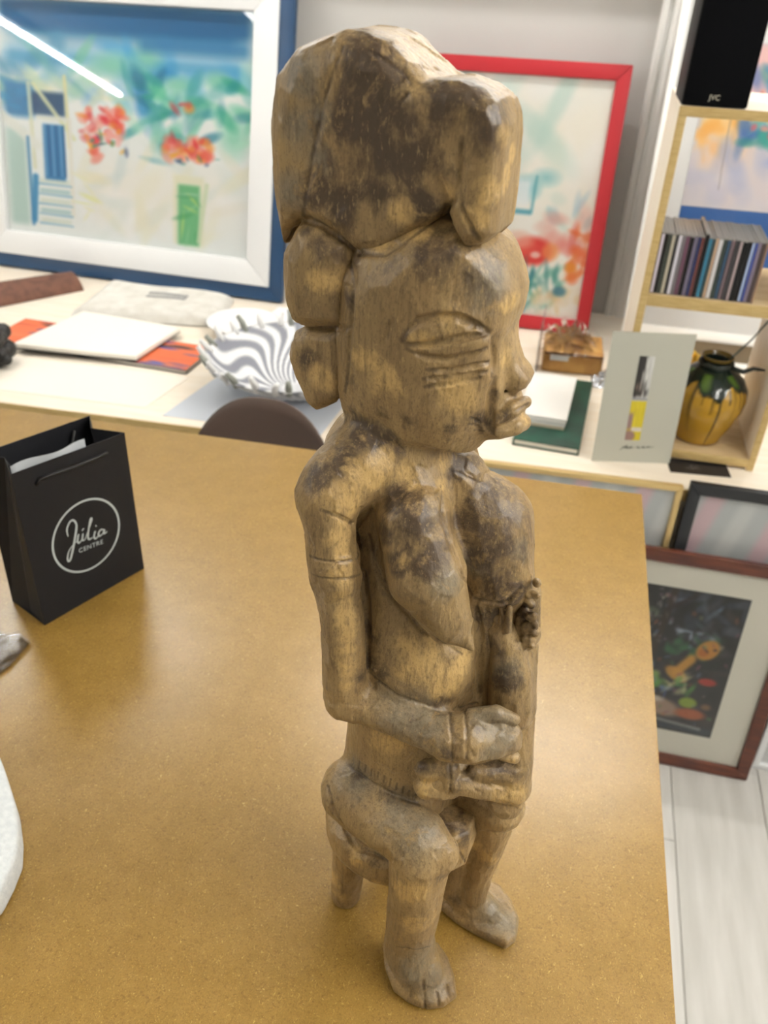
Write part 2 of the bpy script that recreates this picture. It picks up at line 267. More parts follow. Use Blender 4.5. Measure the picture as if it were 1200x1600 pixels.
GRIME_SHADE = [[1,[[0.0185,-0.0419,0.5535],[0.0199,-0.0418,0.5577],[0.0228,-0.0417,0.5617],[0.0268,-0.0409,0.5652],[0.0321,-0.0398,0.567],[0.0374,-0.0383,0.5681],[0.0428,-0.0366,0.5686],[0.0476,-0.0343,0.5678],[0.0521,-0.0321,0.5661],[0.056,-0.0296,0.5636],[0.0595,-0.0274,0.5606]],0.0026],[1,[[0.0218,-0.0417,0.5517],[0.0271,-0.0411,0.5524],[0.0323,-0.0402,0.5529],[0.0379,-0.039,0.5549],[0.0434,-0.0376,0.5568],[0.0486,-0.036,0.5585],[0.0534,-0.0338,0.5597],[0.0577,-0.0303,0.5604],[0.0596,-0.0275,0.5603]],0.0024],[1,[[0.0212,-0.0418,0.5491],[0.0269,-0.0412,0.5472],[0.0323,-0.04,0.5461],[0.0375,-0.0385,0.546],[0.0427,-0.0371,0.5459],[0.0476,-0.0355,0.5477],[0.0525,-0.0339,0.5496],[0.0573,-0.0323,0.5519],[0.0601,-0.0245,0.552]],0.0018],[1,[[0.0328,-0.0399,0.539],[0.0379,-0.0383,0.5391],[0.043,-0.0364,0.5392],[0.0482,-0.034,0.5405],[0.0533,-0.0313,0.5416],[0.0576,-0.0283,0.5431],[0.0612,-0.023,0.5434]],0.0021],[1,[[0.031,-0.04,0.5335],[0.036,-0.0387,0.5341],[0.0408,-0.0371,0.5346],[0.0459,-0.0349,0.5353],[0.0511,-0.0322,0.5363],[0.0556,-0.0297,0.5375],[0.0593,-0.0268,0.5384],[0.061,-0.0248,0.5386]],0.0021],[1,[[0.0317,-0.0392,0.5288],[0.0365,-0.0382,0.5299],[0.0411,-0.0366,0.5306],[0.0459,-0.0347,0.5318],[0.0509,-0.0323,0.5334],[0.0556,-0.0292,0.5347],[0.058,-0.0276,0.5354]],0.0018],[1,[[0.0608,-0.0241,0.5569],[0.0614,-0.0216,0.5505],[0.0624,-0.0207,0.5447],[0.0627,-0.0214,0.5399],[0.0629,-0.0222,0.5351]],0.0019],[1,[[0.0696,-0.0182,0.507],[0.0726,-0.0169,0.5105],[0.0754,-0.0149,0.5137],[0.0785,-0.0072,0.5147],[0.0799,-0.0027,0.5149]],0.0012],[1,[[0.0642,-0.02,0.533],[0.0638,-0.0213,0.5277],[0.0631,-0.0202,0.521],[0.0628,-0.0192,0.514],[0.0633,-0.0188,0.5082],[0.0644,-0.0173,0.5016],[0.0655,-0.0165,0.4983]],0.003],[1,[[0.0542,-0.0254,0.5099],[0.0575,-0.0218,0.5067],[0.0592,-0.0202,0.5052]],0.0011],[1,[[0.0537,-0.0247,0.5055],[0.0572,-0.0207,0.5029],[0.0592,-0.0192,0.5019]],0.001],[1,[[0.056,-0.0203,0.5],[0.0601,-0.0179,0.4995]],0.001],[1,[[0.0104,-0.0419,0.5627],[0.0102,-0.0418,0.5578],[0.01,-0.0417,0.5528]],0.0011],[2,[[-0.0242,-0.0283,0.6831],[-0.0253,-0.0302,0.6792],[-0.0272,-0.0308,0.6751],[-0.029,-0.0309,0.6708],[-0.031,-0.0307,0.6664],[-0.0328,-0.0309,0.6619],[-0.0345,-0.0308,0.6571],[-0.0358,-0.031,0.6521],[-0.0372,-0.0309,0.6469],[-0.0387,-0.0308,0.6417],[-0.04,-0.0308,0.6363],[-0.0412,-0.0308,0.6309],[-0.0423,-0.0309,0.6255],[-0.0437,-0.0307,0.6199],[-0.0446,-0.0308,0.6146],[-0.0458,-0.03,0.6094],[-0.0498,-0.0243,0.6027]],0.0011],[2,[[-0.011,-0.0275,0.6831],[-0.0071,-0.028,0.6811],[-0.0037,-0.0275,0.679],[0.0005,-0.0267,0.6771],[0.0047,-0.0258,0.6753],[0.0082,-0.0264,0.6721],[0.0101,-0.0271,0.6706]],0.0012],[2,[[0.0384,-0.0309,0.6512],[0.0384,-0.0309,0.6466],[0.0384,-0.031,0.6419],[0.0383,-0.0307,0.6369],[0.0383,-0.0309,0.632],[0.0373,-0.0306,0.6276],[0.036,-0.0296,0.623],[0.0288,-0.0182,0.6162],[0.0257,-0.0178,0.6121]],0.002],[1,[[0.0233,-0.0155,0.6095],[0.0211,-0.0209,0.6075],[0.0184,-0.0249,0.6052],[0.0153,-0.0278,0.6026],[0.0115,-0.03,0.5993],[0.0074,-0.0315,0.5959],[0.0033,-0.0331,0.5924]],0.001],[2,[[-0.0636,-0.0184,0.5864],[-0.0604,-0.0183,0.5924],[-0.0591,-0.0157,0.5939]],0.0014],[2,[[-0.0501,-0.026,0.5993],[-0.0451,-0.025,0.6009],[-0.0384,-0.0269,0.6009],[-0.0333,-0.0271,0.5988],[-0.0284,-0.027,0.5965],[-0.0225,-0.0281,0.5939],[-0.0187,-0.0251,0.59]],0.002],[1,[[-0.0146,-0.0279,0.5895],[-0.0074,-0.0308,0.5909],[-0.0009,-0.0325,0.5918],[0.0022,-0.0332,0.5923]],0.0019],[2,[[0.0384,-0.0308,0.6305],[0.0397,-0.0306,0.6256],[0.0412,-0.0309,0.6207],[0.0437,-0.0309,0.6171],[0.0461,-0.0307,0.6133],[0.049,-0.0296,0.6091],[0.05,-0.0278,0.6065]],0.0016],[1,[[-0.02,-0.0263,0.5842],[-0.0167,-0.0319,0.5808],[-0.0143,-0.0355,0.5768],[-0.0133,-0.0378,0.5718],[-0.013,-0.0385,0.5661],[-0.0129,-0.039,0.5603],[-0.0133,-0.0389,0.5541],[-0.0137,-0.039,0.5478],[-0.0141,-0.0392,0.5415],[-0.0147,-0.0389,0.5348],[-0.0154,-0.0382,0.5278],[-0.0165,-0.0367,0.5203],[-0.0179,-0.0347,0.5123]],0.0018],[2,[[-0.0452,-0.0282,0.5435],[-0.0396,-0.0274,0.5437],[-0.0331,-0.0281,0.5452],[-0.0306,-0.0271,0.5454]],0.0022],[1,[[-0.0258,-0.0309,0.5476],[-0.0168,-0.0375,0.5516],[-0.0133,-0.039,0.5529]],0.0022],[2,[[0.0105,-0.0291,0.6674],[0.0079,-0.0302,0.6646],[0.0065,-0.0306,0.6632]],0.0008],[0,[[0.0392,-0.0214,0.4583],[0.042,-0.0274,0.4554],[0.0448,-0.0335,0.4525],[0.0474,-0.0364,0.4477],[0.0502,-0.038,0.442],[0.0532,-0.04,0.4366],[0.0563,-0.0411,0.431],[0.0594,-0.0414,0.4253],[0.0627,-0.0418,0.4195],[0.0655,-0.0409,0.413],[0.0658,-0.0365,0.4066]],0.0016],[0,[[0.0615,-0.0166,0.3872],[0.0648,-0.0165,0.381]],0.0009],[0,[[-0.0145,-0.071,0.4536],[-0.0098,-0.069,0.4514],[-0.0057,-0.0658,0.4484],[-0.0025,-0.0606,0.4431],[-0.0016,-0.0565,0.4393]],0.0016],[0,[[-0.0067,-0.0401,0.4259],[-0.0034,-0.0397,0.4313],[0.0009,-0.04,0.4381],[0.004,-0.0414,0.4429]],0.0016],[0,[[-0.0069,-0.0403,0.4209],[-0.0054,-0.0412,0.4147],[-0.0047,-0.0418,0.4116]],0.0023],[0,[[0.0013,-0.053,0.4173],[0.003,-0.0538,0.4106],[0.0029,-0.0523,0.4053]],0.003],[0,[[-0.0002,-0.0442,0.3942],[0.0019,-0.0455,0.3871],[0.0039,-0.0467,0.3797],[0.0048,-0.0476,0.3714],[0.0056,-0.0483,0.3628],[0.0064,-0.0489,0.354],[0.0073,-0.05,0.3454],[0.0083,-0.0513,0.3378],[0.0094,-0.0526,0.3302],[0.0098,-0.0531,0.3261]],0.003],[0,[[0.0023,-0.0403,0.4228],[0.0045,-0.0414,0.4161],[0.0067,-0.0425,0.4094],[0.0089,-0.0435,0.4025],[0.0131,-0.0443,0.3967],[0.0171,-0.045,0.3906],[0.0211,-0.0451,0.3841],[0.0262,-0.0442,0.3785],[0.0313,-0.043,0.3726],[0.0365,-0.0419,0.3667],[0.0419,-0.0411,0.3611],[0.0447,-0.0402,0.3593]],0.0018],[0,[[0.0535,-0.0563,0.3738],[0.0597,-0.057,0.3727],[0.0619,-0.0547,0.3695]],0.0018],[0,[[0.0585,-0.0345,0.3491],[0.0637,-0.0311,0.3439],[0.0662,-0.0285,0.3405]],0.0011],[0,[[-0.0223,-0.0717,0.4187],[-0.015,-0.0738,0.4201],[-0.0089,-0.0735,0.4206],[-0.0038,-0.071,0.4203],[0.0006,-0.0662,0.4193],[0.0029,-0.0561,0.4153]],0.001],[0,[[-0.0179,-0.0752,0.4086],[-0.01,-0.0763,0.4097],[-0.0042,-0.0744,0.4095],[0.0004,-0.0707,0.409],[0.0036,-0.0659,0.4081],[0.005,-0.0588,0.4056]],0.0009],[0,[[0.0396,-0.0104,0.4646],[0.0442,-0.0076,0.4618],[0.0492,-0.0059,0.4596],[0.0544,-0.0024,0.4565],[0.0599,0.0023,0.4528]],0.0008],[0,[[0.0668,-0.0164,0.3791],[0.0728,-0.0165,0.3796],[0.0786,-0.0157,0.3794],[0.0843,-0.0143,0.3806],[0.0888,-0.0126,0.3847],[0.0919,-0.0096,0.3907],[0.0932,-0.0071,0.3929]],0.0018],[0,[[0.0687,-0.016,0.3715],[0.0702,-0.0156,0.3627],[0.0719,-0.016,0.3545],[0.0737,-0.0165,0.3462],[0.0748,-0.017,0.337],[0.076,-0.0174,0.3275],[0.077,-0.0174,0.3174],[0.0777,-0.0159,0.3056],[0.0781,-0.0154,0.2998]],0.0032],[0,[[0.0103,-0.0537,0.3209],[0.0165,-0.0546,0.3186],[0.0228,-0.0558,0.3167],[0.0288,-0.0562,0.314],[0.0352,-0.0559,0.312],[0.0419,-0.0545,0.3103],[0.0483,-0.0525,0.3078],[0.0542,-0.05,0.306],[0.0601,-0.0476,0.3041],[0.066,-0.0453,0.3024]],0.0018],[0,[[0.0652,-0.0316,0.2902],[0.069,-0.0223,0.2861],[0.0742,-0.0172,0.2867],[0.0771,-0.0156,0.2881]],0.0016],[0,[[0.0671,-0.0443,0.3019],[0.0712,-0.0537,0.3039],[0.0741,-0.0595,0.3019],[0.0765,-0.0639,0.2981],[0.078,-0.0665,0.2919],[0.0785,-0.0653,0.2807]],0.0014],[0,[[0.0763,-0.0402,0.3037],[0.0802,-0.0502,0.3058],[0.0832,-0.0565,0.3039],[0.0855,-0.0613,0.2998],[0.0872,-0.0642,0.2933],[0.0877,-0.0643,0.2883]],0.0014],[0,[[-0.0069,-0.046,0.2083],[0.0015,-0.0496,0.2099],[0.0089,-0.0516,0.2094],[0.0165,-0.0528,0.2087],[0.0239,-0.053,0.2073],[0.031,-0.0522,0.2047],[0.0381,-0.0505,0.2024],[0.0449,-0.0478,0.1989],[0.0517,-0.0451,0.1952]],0.0022],[0,[[-0.0036,-0.0452,0.218],[-0.0042,-0.0459,0.2105]],0.0007],[0,[[0.0036,-0.0492,0.2223],[0.0025,-0.0488,0.2132]],0.0007],[0,[[0.01,-0.0517,0.2245],[0.0089,-0.0512,0.2154]],0.0007],[0,[[0.0156,-0.0528,0.2248],[0.0147,-0.0525,0.2161]],0.0007],[0,[[0.021,-0.0532,0.2243],[0.0201,-0.0529,0.2156]],0.0007],[0,[[0.026,-0.053,0.2229],[0.0252,-0.0529,0.2145]],0.0007],[0,[[0.0308,-0.0523,0.2209],[0.03,-0.052,0.2122]],0.0007],[0,[[0.0353,-0.051,0.218],[0.0346,-0.0507,0.2093]],0.0007],[0,[[0.0397,-0.049,0.2142],[0.039,-0.0487,0.2054]],0.0007],[0,[[0.044,-0.047,0.2104],[0.0434,-0.0468,0.2016]],0.0007],[0,[[0.0482,-0.0443,0.2056],[0.0478,-0.0448,0.1978]],0.0007],[0,[[-0.0162,-0.0613,0.1964],[-0.0114,-0.0665,0.1936],[-0.0076,-0.0701,0.1883],[-0.0032,-0.0718,0.1817],[0.0019,-0.0721,0.174]],0.002],[3,[[-0.0082,-0.0473,0.1306],[-0.0006,-0.0524,0.1298],[0.0066,-0.057,0.1283],[0.0149,-0.0564,0.1292],[0.0229,-0.0557,0.1298],[0.0303,-0.0556,0.1284],[0.034,-0.0557,0.1279]],0.002],[0,[[0.072,-0.0857,0.0247],[0.0727,-0.0872,0.0136],[0.0734,-0.0889,0.0101]],0.0013],[0,[[0.0808,-0.0808,0.0307],[0.0828,-0.0825,0.0206],[0.0851,-0.0854,0.0131],[0.087,-0.0869,0.0024]],0.0013],[0,[[0.0901,-0.0739,0.0185],[0.0927,-0.0771,0.0143],[0.0954,-0.0809,0.0113],[0.0966,-0.0821,0.0084]],0.0013],[0,[[0.0969,-0.0671,0.0133],[0.1015,-0.0721,0.0121],[0.1036,-0.0736,0.0094]],0.0013],[0,[[0.0568,-0.083,0.0675],[0.0648,-0.0829,0.0716],[0.0719,-0.0799,0.0701],[0.0776,-0.0735,0.0675],[0.0796,-0.0674,0.0608]],0.0008],[3,[[0.0694,-0.0288,0.163],[0.0758,-0.0349,0.1629]],0.0012],[3,[[0.0845,-0.0331,0.1426],[0.0878,-0.0277,0.1258]],0.0012],[0,[[0.0818,-0.0486,0.1784],[0.087,-0.0516,0.1745]],0.0012],[4,[[0.0709,-0.0429,0.2489],[0.073,-0.0466,0.2439],[0.0744,-0.0482,0.2362],[0.0749,-0.0463,0.2237]],0.0012]]
TORSO = [
    ('cap',('+',0.012),[[0.0166,-0.007,0.15,0.047],[0.0203,-0.0086,0.2,0.044],[0.024,-0.0102,0.25,0.044],[0.024,-0.0102,0.31,0.044],[0.0092,-0.0039,0.38,0.043],[-0.0027,0.0012,0.43,0.04]]),
    ('ell',('+',0.015),[0.0368,-0.0156,0.32],[0.035,0.037,0.045],[[0.9205,-0.3907,0.0],[0.3907,0.9205,0.0],[0.0,0.0,1.0]]),
    ('cap',('+',0.012),[[-0.0215,-0.0506,0.4509,0.0191],[-0.0077,-0.0293,0.4668,0.0231],[0.0058,-0.0024,0.445,0.0268]]),
    ('cap',('+',0.014),[[0.016,0.0453,0.447,0.018],[0.0023,0.0207,0.452,0.026]]),
    ('cap',('+',0.008),[[0.0589,-0.025,0.225,0.026],[0.0763,0.0056,0.225,0.024]]),
    ('cap',('+',0.02),[[-0.0165,0.007,0.45,0.034],[-0.0165,0.007,0.36,0.034]]),
    ('cap',('+',0.012),[[-0.0027,0.0012,0.43,0.027],[0.0055,-0.0024,0.475,0.0245],[0.0111,-0.0047,0.51,0.025]]),
    ('cap',('+',0.01),[[0.0218,-0.0092,0.4737,0.01],[0.0273,-0.0116,0.4446,0.0087],[0.0468,-0.0199,0.4126,0.0072]]),
    ('cap',('+',0.012),[[-0.0038,-0.0201,0.4743,0.0174],[-0.0167,-0.0451,0.46,0.0167]]),
    ('cap',('+',0.012),[[0.0158,-0.0154,0.464,0.0155],[0.0259,-0.024,0.442,0.0195]]),
    ('cap',('+',0.008),[[0.0283,-0.0359,0.4396,0.0207],[0.0422,-0.0418,0.407,0.0242],[0.059,-0.0435,0.3791,0.0151],[0.0774,-0.0459,0.3644,0.0016]]),
    ('cap',('+',0.005),[[0.0393,0.0072,0.4511,0.016],[0.0503,0.0091,0.4328,0.0203],[0.0689,0.0055,0.4037,0.0222],[0.0801,0.0029,0.3861,0.0174]]),
    ('cap',('+',0.012),[[0.0252,-0.002,0.4656,0.0102],[0.0387,0.0053,0.4519,0.0144]]),
    ('cap',('+',0.012),[[0.062,0.0128,0.42,0.028],[0.0656,0.0112,0.34,0.028],[0.0693,0.0097,0.27,0.026]]),
    ('cap',('+',0.012),[[0.0232,0.0445,0.435,0.017],[0.0514,0.039,0.4,0.017],[0.0717,0.0358,0.375,0.017],[0.0767,0.0348,0.32,0.0155],[0.0805,0.031,0.285,0.015]]),
    ('cap',('+',0.008),[[0.0863,0.0231,0.3192,0.0154],[0.0951,0.014,0.2608,0.0151]]),
    ('cap',('+',0.005),[[-0.0192,-0.0549,0.4504,0.0167],[-0.0132,-0.0596,0.408,0.0146],[-0.0043,-0.0634,0.3704,0.0138],[-0.0034,-0.0616,0.3157,0.0146],[-0.0022,-0.0588,0.2967,0.0145]]),
    ('cap',('+',0.006),[[-0.0022,-0.0588,0.2955,0.0149],[0.0188,-0.0547,0.2937,0.0149],[0.0443,-0.0525,0.2904,0.0152],[0.0713,-0.052,0.2881,0.0154]]),
    ('cap',('+',0.003),[[-0.0333,-0.0532,0.3923,0.0012],[-0.0333,-0.0532,0.3923,0.0012]]),
    ('cap',('+',0.0015),[[-0.0126,-0.0598,0.4123,0.0164],[-0.0103,-0.0608,0.3999,0.0162]]),
    ('cap',('+',0.003),[[0.0714,-0.052,0.287,0.0158],[0.0812,-0.0497,0.2897,0.0162]]),
    ('cap',('+',0.004),[[0.0837,-0.0464,0.2889,0.0158],[0.0946,-0.038,0.286,0.0155],[0.102,-0.0324,0.2841,0.013]]),
    ('cap',('+',0.0015),[[0.082,-0.0413,0.3009,0.0064],[0.0961,-0.0365,0.3075,0.0055],[0.1073,-0.0303,0.301,0.0042]]),
    ('cap',('+',0.0015),[[0.0832,-0.0418,0.2903,0.0069],[0.0974,-0.037,0.2977,0.006],[0.1087,-0.031,0.2912,0.0047]]),
    ('cap',('+',0.0015),[[0.0846,-0.0424,0.2789,0.0069],[0.099,-0.0377,0.2861,0.006],[0.1105,-0.0317,0.2795,0.0048]]),
    ('cap',('+',0.0015),[[0.0859,-0.043,0.2673,0.0066],[0.1005,-0.0383,0.2748,0.0056],[0.1121,-0.0324,0.2682,0.0044]]),
    ('cap',('+',0.006),[[-0.0008,-0.0453,0.1817,0.0268],[0.0326,-0.0529,0.1762,0.0252],[0.0565,-0.0566,0.1742,0.022],[0.0694,-0.0566,0.1671,0.0143]]),
    ('cap',('+',0.012),[[0.0175,0.036,0.158,0.027],[0.0643,0.0183,0.165,0.025],[0.1019,0.0045,0.165,0.019]]),
    ('ell',('+',0.008),[0.0763,-0.0563,0.1696],[0.013,0.012,0.013],[[0.9205,-0.3907,0.0],[0.3907,0.9205,0.0],[0.0,0.0,1.0]]),
    ('cap',('+',0.006),[[0.061,-0.0617,0.1627,0.022],[0.0615,-0.0631,0.1108,0.021],[0.0602,-0.0636,0.0606,0.0198],[0.0614,-0.0641,0.0333,0.0191]]),
    ('cap',('+',0.006),[[0.0791,-0.0596,0.1642,0.0057],[0.0699,-0.0601,0.1212,0.0079],[0.0683,-0.0594,0.0744,0.0082]]),
    ('plan',('+',0.006),[[0.0335,-0.0553],[0.0435,-0.0724],[0.0585,-0.0867],[0.073,-0.0892],[0.0882,-0.0872],[0.1005,-0.08],[0.1072,-0.0683],[0.0997,-0.0547],[0.0888,-0.0421],[0.0768,-0.0344],[0.0511,-0.0371]],0.0065,0.0065,0.006),
    ('cap',('+',0.01),[[0.0611,-0.064,0.0377,0.018],[0.0724,-0.0677,0.0215,0.0181],[0.0803,-0.0699,0.0036,0.0129]]),
    ('cap',('+',0.008),[[0.1011,0.006,0.142,0.0134],[0.0991,0.0057,0.1113,0.0116],[0.0947,0.0054,0.0681,0.0104],[0.0937,0.0037,0.0383,0.0101]]),
    ('cap',('+',0.008),[[0.0905,0.0083,0.15,0.018],[0.0753,0.0136,0.09,0.018],[0.0709,0.0134,0.03,0.016]]),
    ('plan',('+',0.005),[[0.0654,-0.0022],[0.084,-0.0083],[0.1054,-0.0107],[0.1309,-0.0107],[0.1365,-0.001],[0.1328,0.018],[0.1213,0.0312],[0.1079,0.0398],[0.0951,0.0406],[0.0777,0.0191]],0.007,0.007,0.005),
    ('cap',('+',0.008),[[0.0894,0.0088,0.0207,0.0115],[0.1082,0.0084,0.0153,0.0103],[0.125,0.0067,0.0052,0.0057]]),
    ('cap',('+',0.008),[[0.0709,0.0134,0.03,0.016],[0.0935,0.0103,0.018,0.014]]),
    ('cap',('-',0.001),[[0.0392,-0.0214,0.4583,0.0006],[0.0405,-0.0241,0.4566,0.0007],[0.042,-0.0274,0.4554,0.0009],[0.0435,-0.0308,0.4541,0.0011],[0.0448,-0.0335,0.4525,0.0013],[0.046,-0.0358,0.4507,0.0015],[0.0474,-0.0364,0.4477,0.0016],[0.0487,-0.0371,0.4448,0.0016],[0.0502,-0.038,0.442,0.0016],[0.0517,-0.039,0.4393,0.0016],[0.0532,-0.04,0.4366,0.0016],[0.0547,-0.041,0.4339,0.0016],[0.0563,-0.0411,0.431,0.0016],[0.0578,-0.0413,0.4281,0.0016],[0.0594,-0.0414,0.4253,0.0016],[0.061,-0.0416,0.4224,0.0016],[0.0627,-0.0418,0.4195,0.0016],[0.0642,-0.0417,0.4164,0.0015],[0.0655,-0.0409,0.413,0.0013],[0.0658,-0.0365,0.4066,0.0011]]),
    ('cap',('-',0.001),[[0.0615,-0.0166,0.3872,0.0009],[0.0632,-0.0165,0.3841,0.0007],[0.0648,-0.0165,0.381,0.0006]]),
    ('cap',('-',0.001),[[-0.0145,-0.071,0.4536,0.0006],[-0.012,-0.0703,0.4527,0.0009],[-0.0098,-0.069,0.4514,0.0012],[-0.0076,-0.0677,0.4501,0.0015],[-0.0057,-0.0658,0.4484,0.0016],[-0.0039,-0.0635,0.446,0.0016],[-0.0025,-0.0606,0.4431,0.0016],[-0.0016,-0.0565,0.4393,0.0016]]),
    ('cap',('-',0.001),[[-0.0067,-0.0401,0.4259,0.0016],[-0.005,-0.0399,0.4286,0.0016],[-0.0034,-0.0397,0.4313,0.0015],[-0.0018,-0.0396,0.434,0.0012],[0.0009,-0.04,0.4381,0.0009],[0.004,-0.0414,0.4429,0.0006]]),
    ('cap',('-',0.0015),[[-0.0069,-0.0403,0.4209,0.0013],[-0.0062,-0.0408,0.4178,0.0017],[-0.0054,-0.0412,0.4147,0.002],[-0.0047,-0.0418,0.4116,0.0023]]),
    ('cap',('-',0.0015),[[0.0013,-0.053,0.4173,0.0026],[0.0026,-0.0546,0.4152,0.0029],[0.003,-0.0538,0.4106,0.003],[0.0029,-0.0523,0.4053,0.003]]),
    ('cap',('-',0.0015),[[-0.0002,-0.0442,0.3942,0.003],[0.0009,-0.045,0.3908,0.003],[0.0019,-0.0455,0.3871,0.003],[0.0029,-0.0461,0.3834,0.003],[0.0039,-0.0467,0.3797,0.003],[0.0043,-0.047,0.3754,0.003],[0.0048,-0.0476,0.3714,0.003],[0.0052,-0.0479,0.3671,0.003],[0.0056,-0.0483,0.3628,0.003],[0.0059,-0.0485,0.3583,0.003],[0.0064,-0.0489,0.354,0.003],[0.0068,-0.0494,0.3497,0.0029],[0.0073,-0.05,0.3454,0.0026],[0.0078,-0.0506,0.3416,0.0023],[0.0083,-0.0513,0.3378,0.002],[0.0089,-0.0519,0.334,0.0017],[0.0094,-0.0526,0.3302,0.0013],[0.0098,-0.0531,0.3261,0.001]]),
    ('cap',('-',0.0015),[[0.0023,-0.0403,0.4228,0.0006],[0.0034,-0.0408,0.4195,0.0008],[0.0045,-0.0414,0.4161,0.001],[0.0056,-0.0419,0.4128,0.0011],[0.0067,-0.0425,0.4094,0.0013],[0.0077,-0.0428,0.4058,0.0014],[0.0089,-0.0435,0.4025,0.0016],[0.011,-0.0439,0.3996,0.0018],[0.0131,-0.0443,0.3967,0.0018],[0.015,-0.0445,0.3935,0.0018],[0.0171,-0.045,0.3906,0.0018],[0.0192,-0.0452,0.3875,0.0018],[0.0211,-0.0451,0.3841,0.0018],[0.0237,-0.0448,0.3814,0.0018],[0.0262,-0.0442,0.3785,0.0018],[0.0287,-0.0436,0.3755,0.0018],[0.0313,-0.043,0.3726,0.0018],[0.0339,-0.0424,0.3696,0.0018],[0.0365,-0.0419,0.3667,0.0018],[0.0391,-0.0414,0.3638,0.0018],[0.0419,-0.0411,0.3611,0.0018],[0.0447,-0.0402,0.3593,0.0018]]),
    ('cap',('-',0.0015),[[0.0535,-0.0563,0.3738,0.0018],[0.0568,-0.0574,0.3739,0.0016],[0.0597,-0.057,0.3727,0.0014],[0.0619,-0.0547,0.3695,0.0013]]),
    ('cap',('-',0.0015),[[0.0585,-0.0345,0.3491,0.0011],[0.0611,-0.0328,0.3465,0.001],[0.0637,-0.0311,0.3439,0.0008],[0.0662,-0.0285,0.3405,0.0006]]),
    ('cap',('-',0.0006),[[-0.0223,-0.0717,0.4187,0.0003],[-0.0183,-0.0735,0.42,0.0006],[-0.015,-0.0738,0.4201,0.0009],[-0.0119,-0.0739,0.42,0.001],[-0.0089,-0.0735,0.4206,0.001],[-0.0064,-0.0723,0.4204,0.001],[-0.0038,-0.071,0.4203,0.001],[-0.0016,-0.0692,0.4196,0.001],[0.0006,-0.0662,0.4193,0.0009],[0.0023,-0.0623,0.4182,0.0006],[0.0029,-0.0561,0.4153,0.0003]]),
    ('cap',('-',0.0006),[[-0.0179,-0.0752,0.4086,0.0003],[-0.0137,-0.0761,0.4095,0.0005],[-0.01,-0.0763,0.4097,0.0008],[-0.0068,-0.0756,0.4091,0.0009],[-0.0042,-0.0744,0.4095,0.0009],[-0.0018,-0.0727,0.4094,0.0009],[0.0004,-0.0707,0.409,0.0009],[0.0024,-0.0684,0.4085,0.0009],[0.0036,-0.0659,0.4081,0.0008],[0.0046,-0.0631,0.4075,0.0005],[0.005,-0.0588,0.4056,0.0003]]),
    ('cap',('-',0.0006),[[0.0396,-0.0104,0.4646,0.0003],[0.0418,-0.0087,0.463,0.0005],[0.0442,-0.0076,0.4618,0.0008],[0.0467,-0.0069,0.4608,0.0008],[0.0492,-0.0059,0.4596,0.0008],[0.0516,-0.0046,0.4582,0.0008],[0.0544,-0.0024,0.4565,0.0008],[0.0571,0.0002,0.4545,0.0005],[0.0599,0.0023,0.4528,0.0003]]),
    ('cap',('-',0.001),[[0.0668,-0.0164,0.3791,0.0006],[0.0698,-0.0165,0.3793,0.0011],[0.0728,-0.0165,0.3796,0.0015],[0.0757,-0.0162,0.3796,0.0018],[0.0786,-0.0157,0.3794,0.0018],[0.0814,-0.015,0.38,0.0018],[0.0843,-0.0143,0.3806,0.0018],[0.087,-0.0131,0.3808,0.0018],[0.0888,-0.0126,0.3847,0.0018],[0.0904,-0.0112,0.3878,0.0015],[0.0919,-0.0096,0.3907,0.0011],[0.0932,-0.0071,0.3929,0.0006]]),
    ('cap',('-',0.0015),[[0.0687,-0.016,0.3715,0.0011],[0.0694,-0.0158,0.3671,0.0017],[0.0702,-0.0156,0.3627,0.0022],[0.071,-0.0158,0.3586,0.0028],[0.0719,-0.016,0.3545,0.0032],[0.0728,-0.0162,0.3503,0.0032],[0.0737,-0.0165,0.3462,0.0032],[0.0743,-0.0167,0.3416,0.0032],[0.0748,-0.017,0.337,0.0032],[0.0754,-0.0173,0.3324,0.0032],[0.076,-0.0174,0.3275,0.0032],[0.0765,-0.0175,0.3226,0.0032],[0.077,-0.0174,0.3174,0.0028],[0.0774,-0.0168,0.3116,0.0022],[0.0777,-0.0159,0.3056,0.0017],[0.0781,-0.0154,0.2998,0.0011]]),
    ('cap',('-',0.001),[[0.0103,-0.0537,0.3209,0.0006],[0.0131,-0.0536,0.3192,0.0008],[0.0165,-0.0546,0.3186,0.001],[0.0197,-0.0553,0.3178,0.0012],[0.0228,-0.0558,0.3167,0.0014],[0.0259,-0.0563,0.3156,0.0016],[0.0288,-0.0562,0.314,0.0018],[0.0316,-0.0562,0.3124,0.0018],[0.0352,-0.0559,0.312,0.0018],[0.0386,-0.0554,0.3113,0.0018],[0.0419,-0.0545,0.3103,0.0018],[0.0451,-0.0535,0.3091,0.0018],[0.0483,-0.0525,0.3078,0.0018],[0.0513,-0.0512,0.3069,0.0018],[0.0542,-0.05,0.306,0.0018],[0.0572,-0.0488,0.305,0.0018],[0.0601,-0.0476,0.3041,0.0018],[0.063,-0.0462,0.303,0.0018],[0.066,-0.0453,0.3024,0.0018]]),
    ('cap',('-',0.001),[[0.0652,-0.0316,0.2902,0.0016],[0.067,-0.0266,0.2877,0.0014],[0.069,-0.0223,0.2861,0.0012],[0.0715,-0.0194,0.286,0.001],[0.0742,-0.0172,0.2867,0.0008],[0.0771,-0.0156,0.2881,0.0006]]),
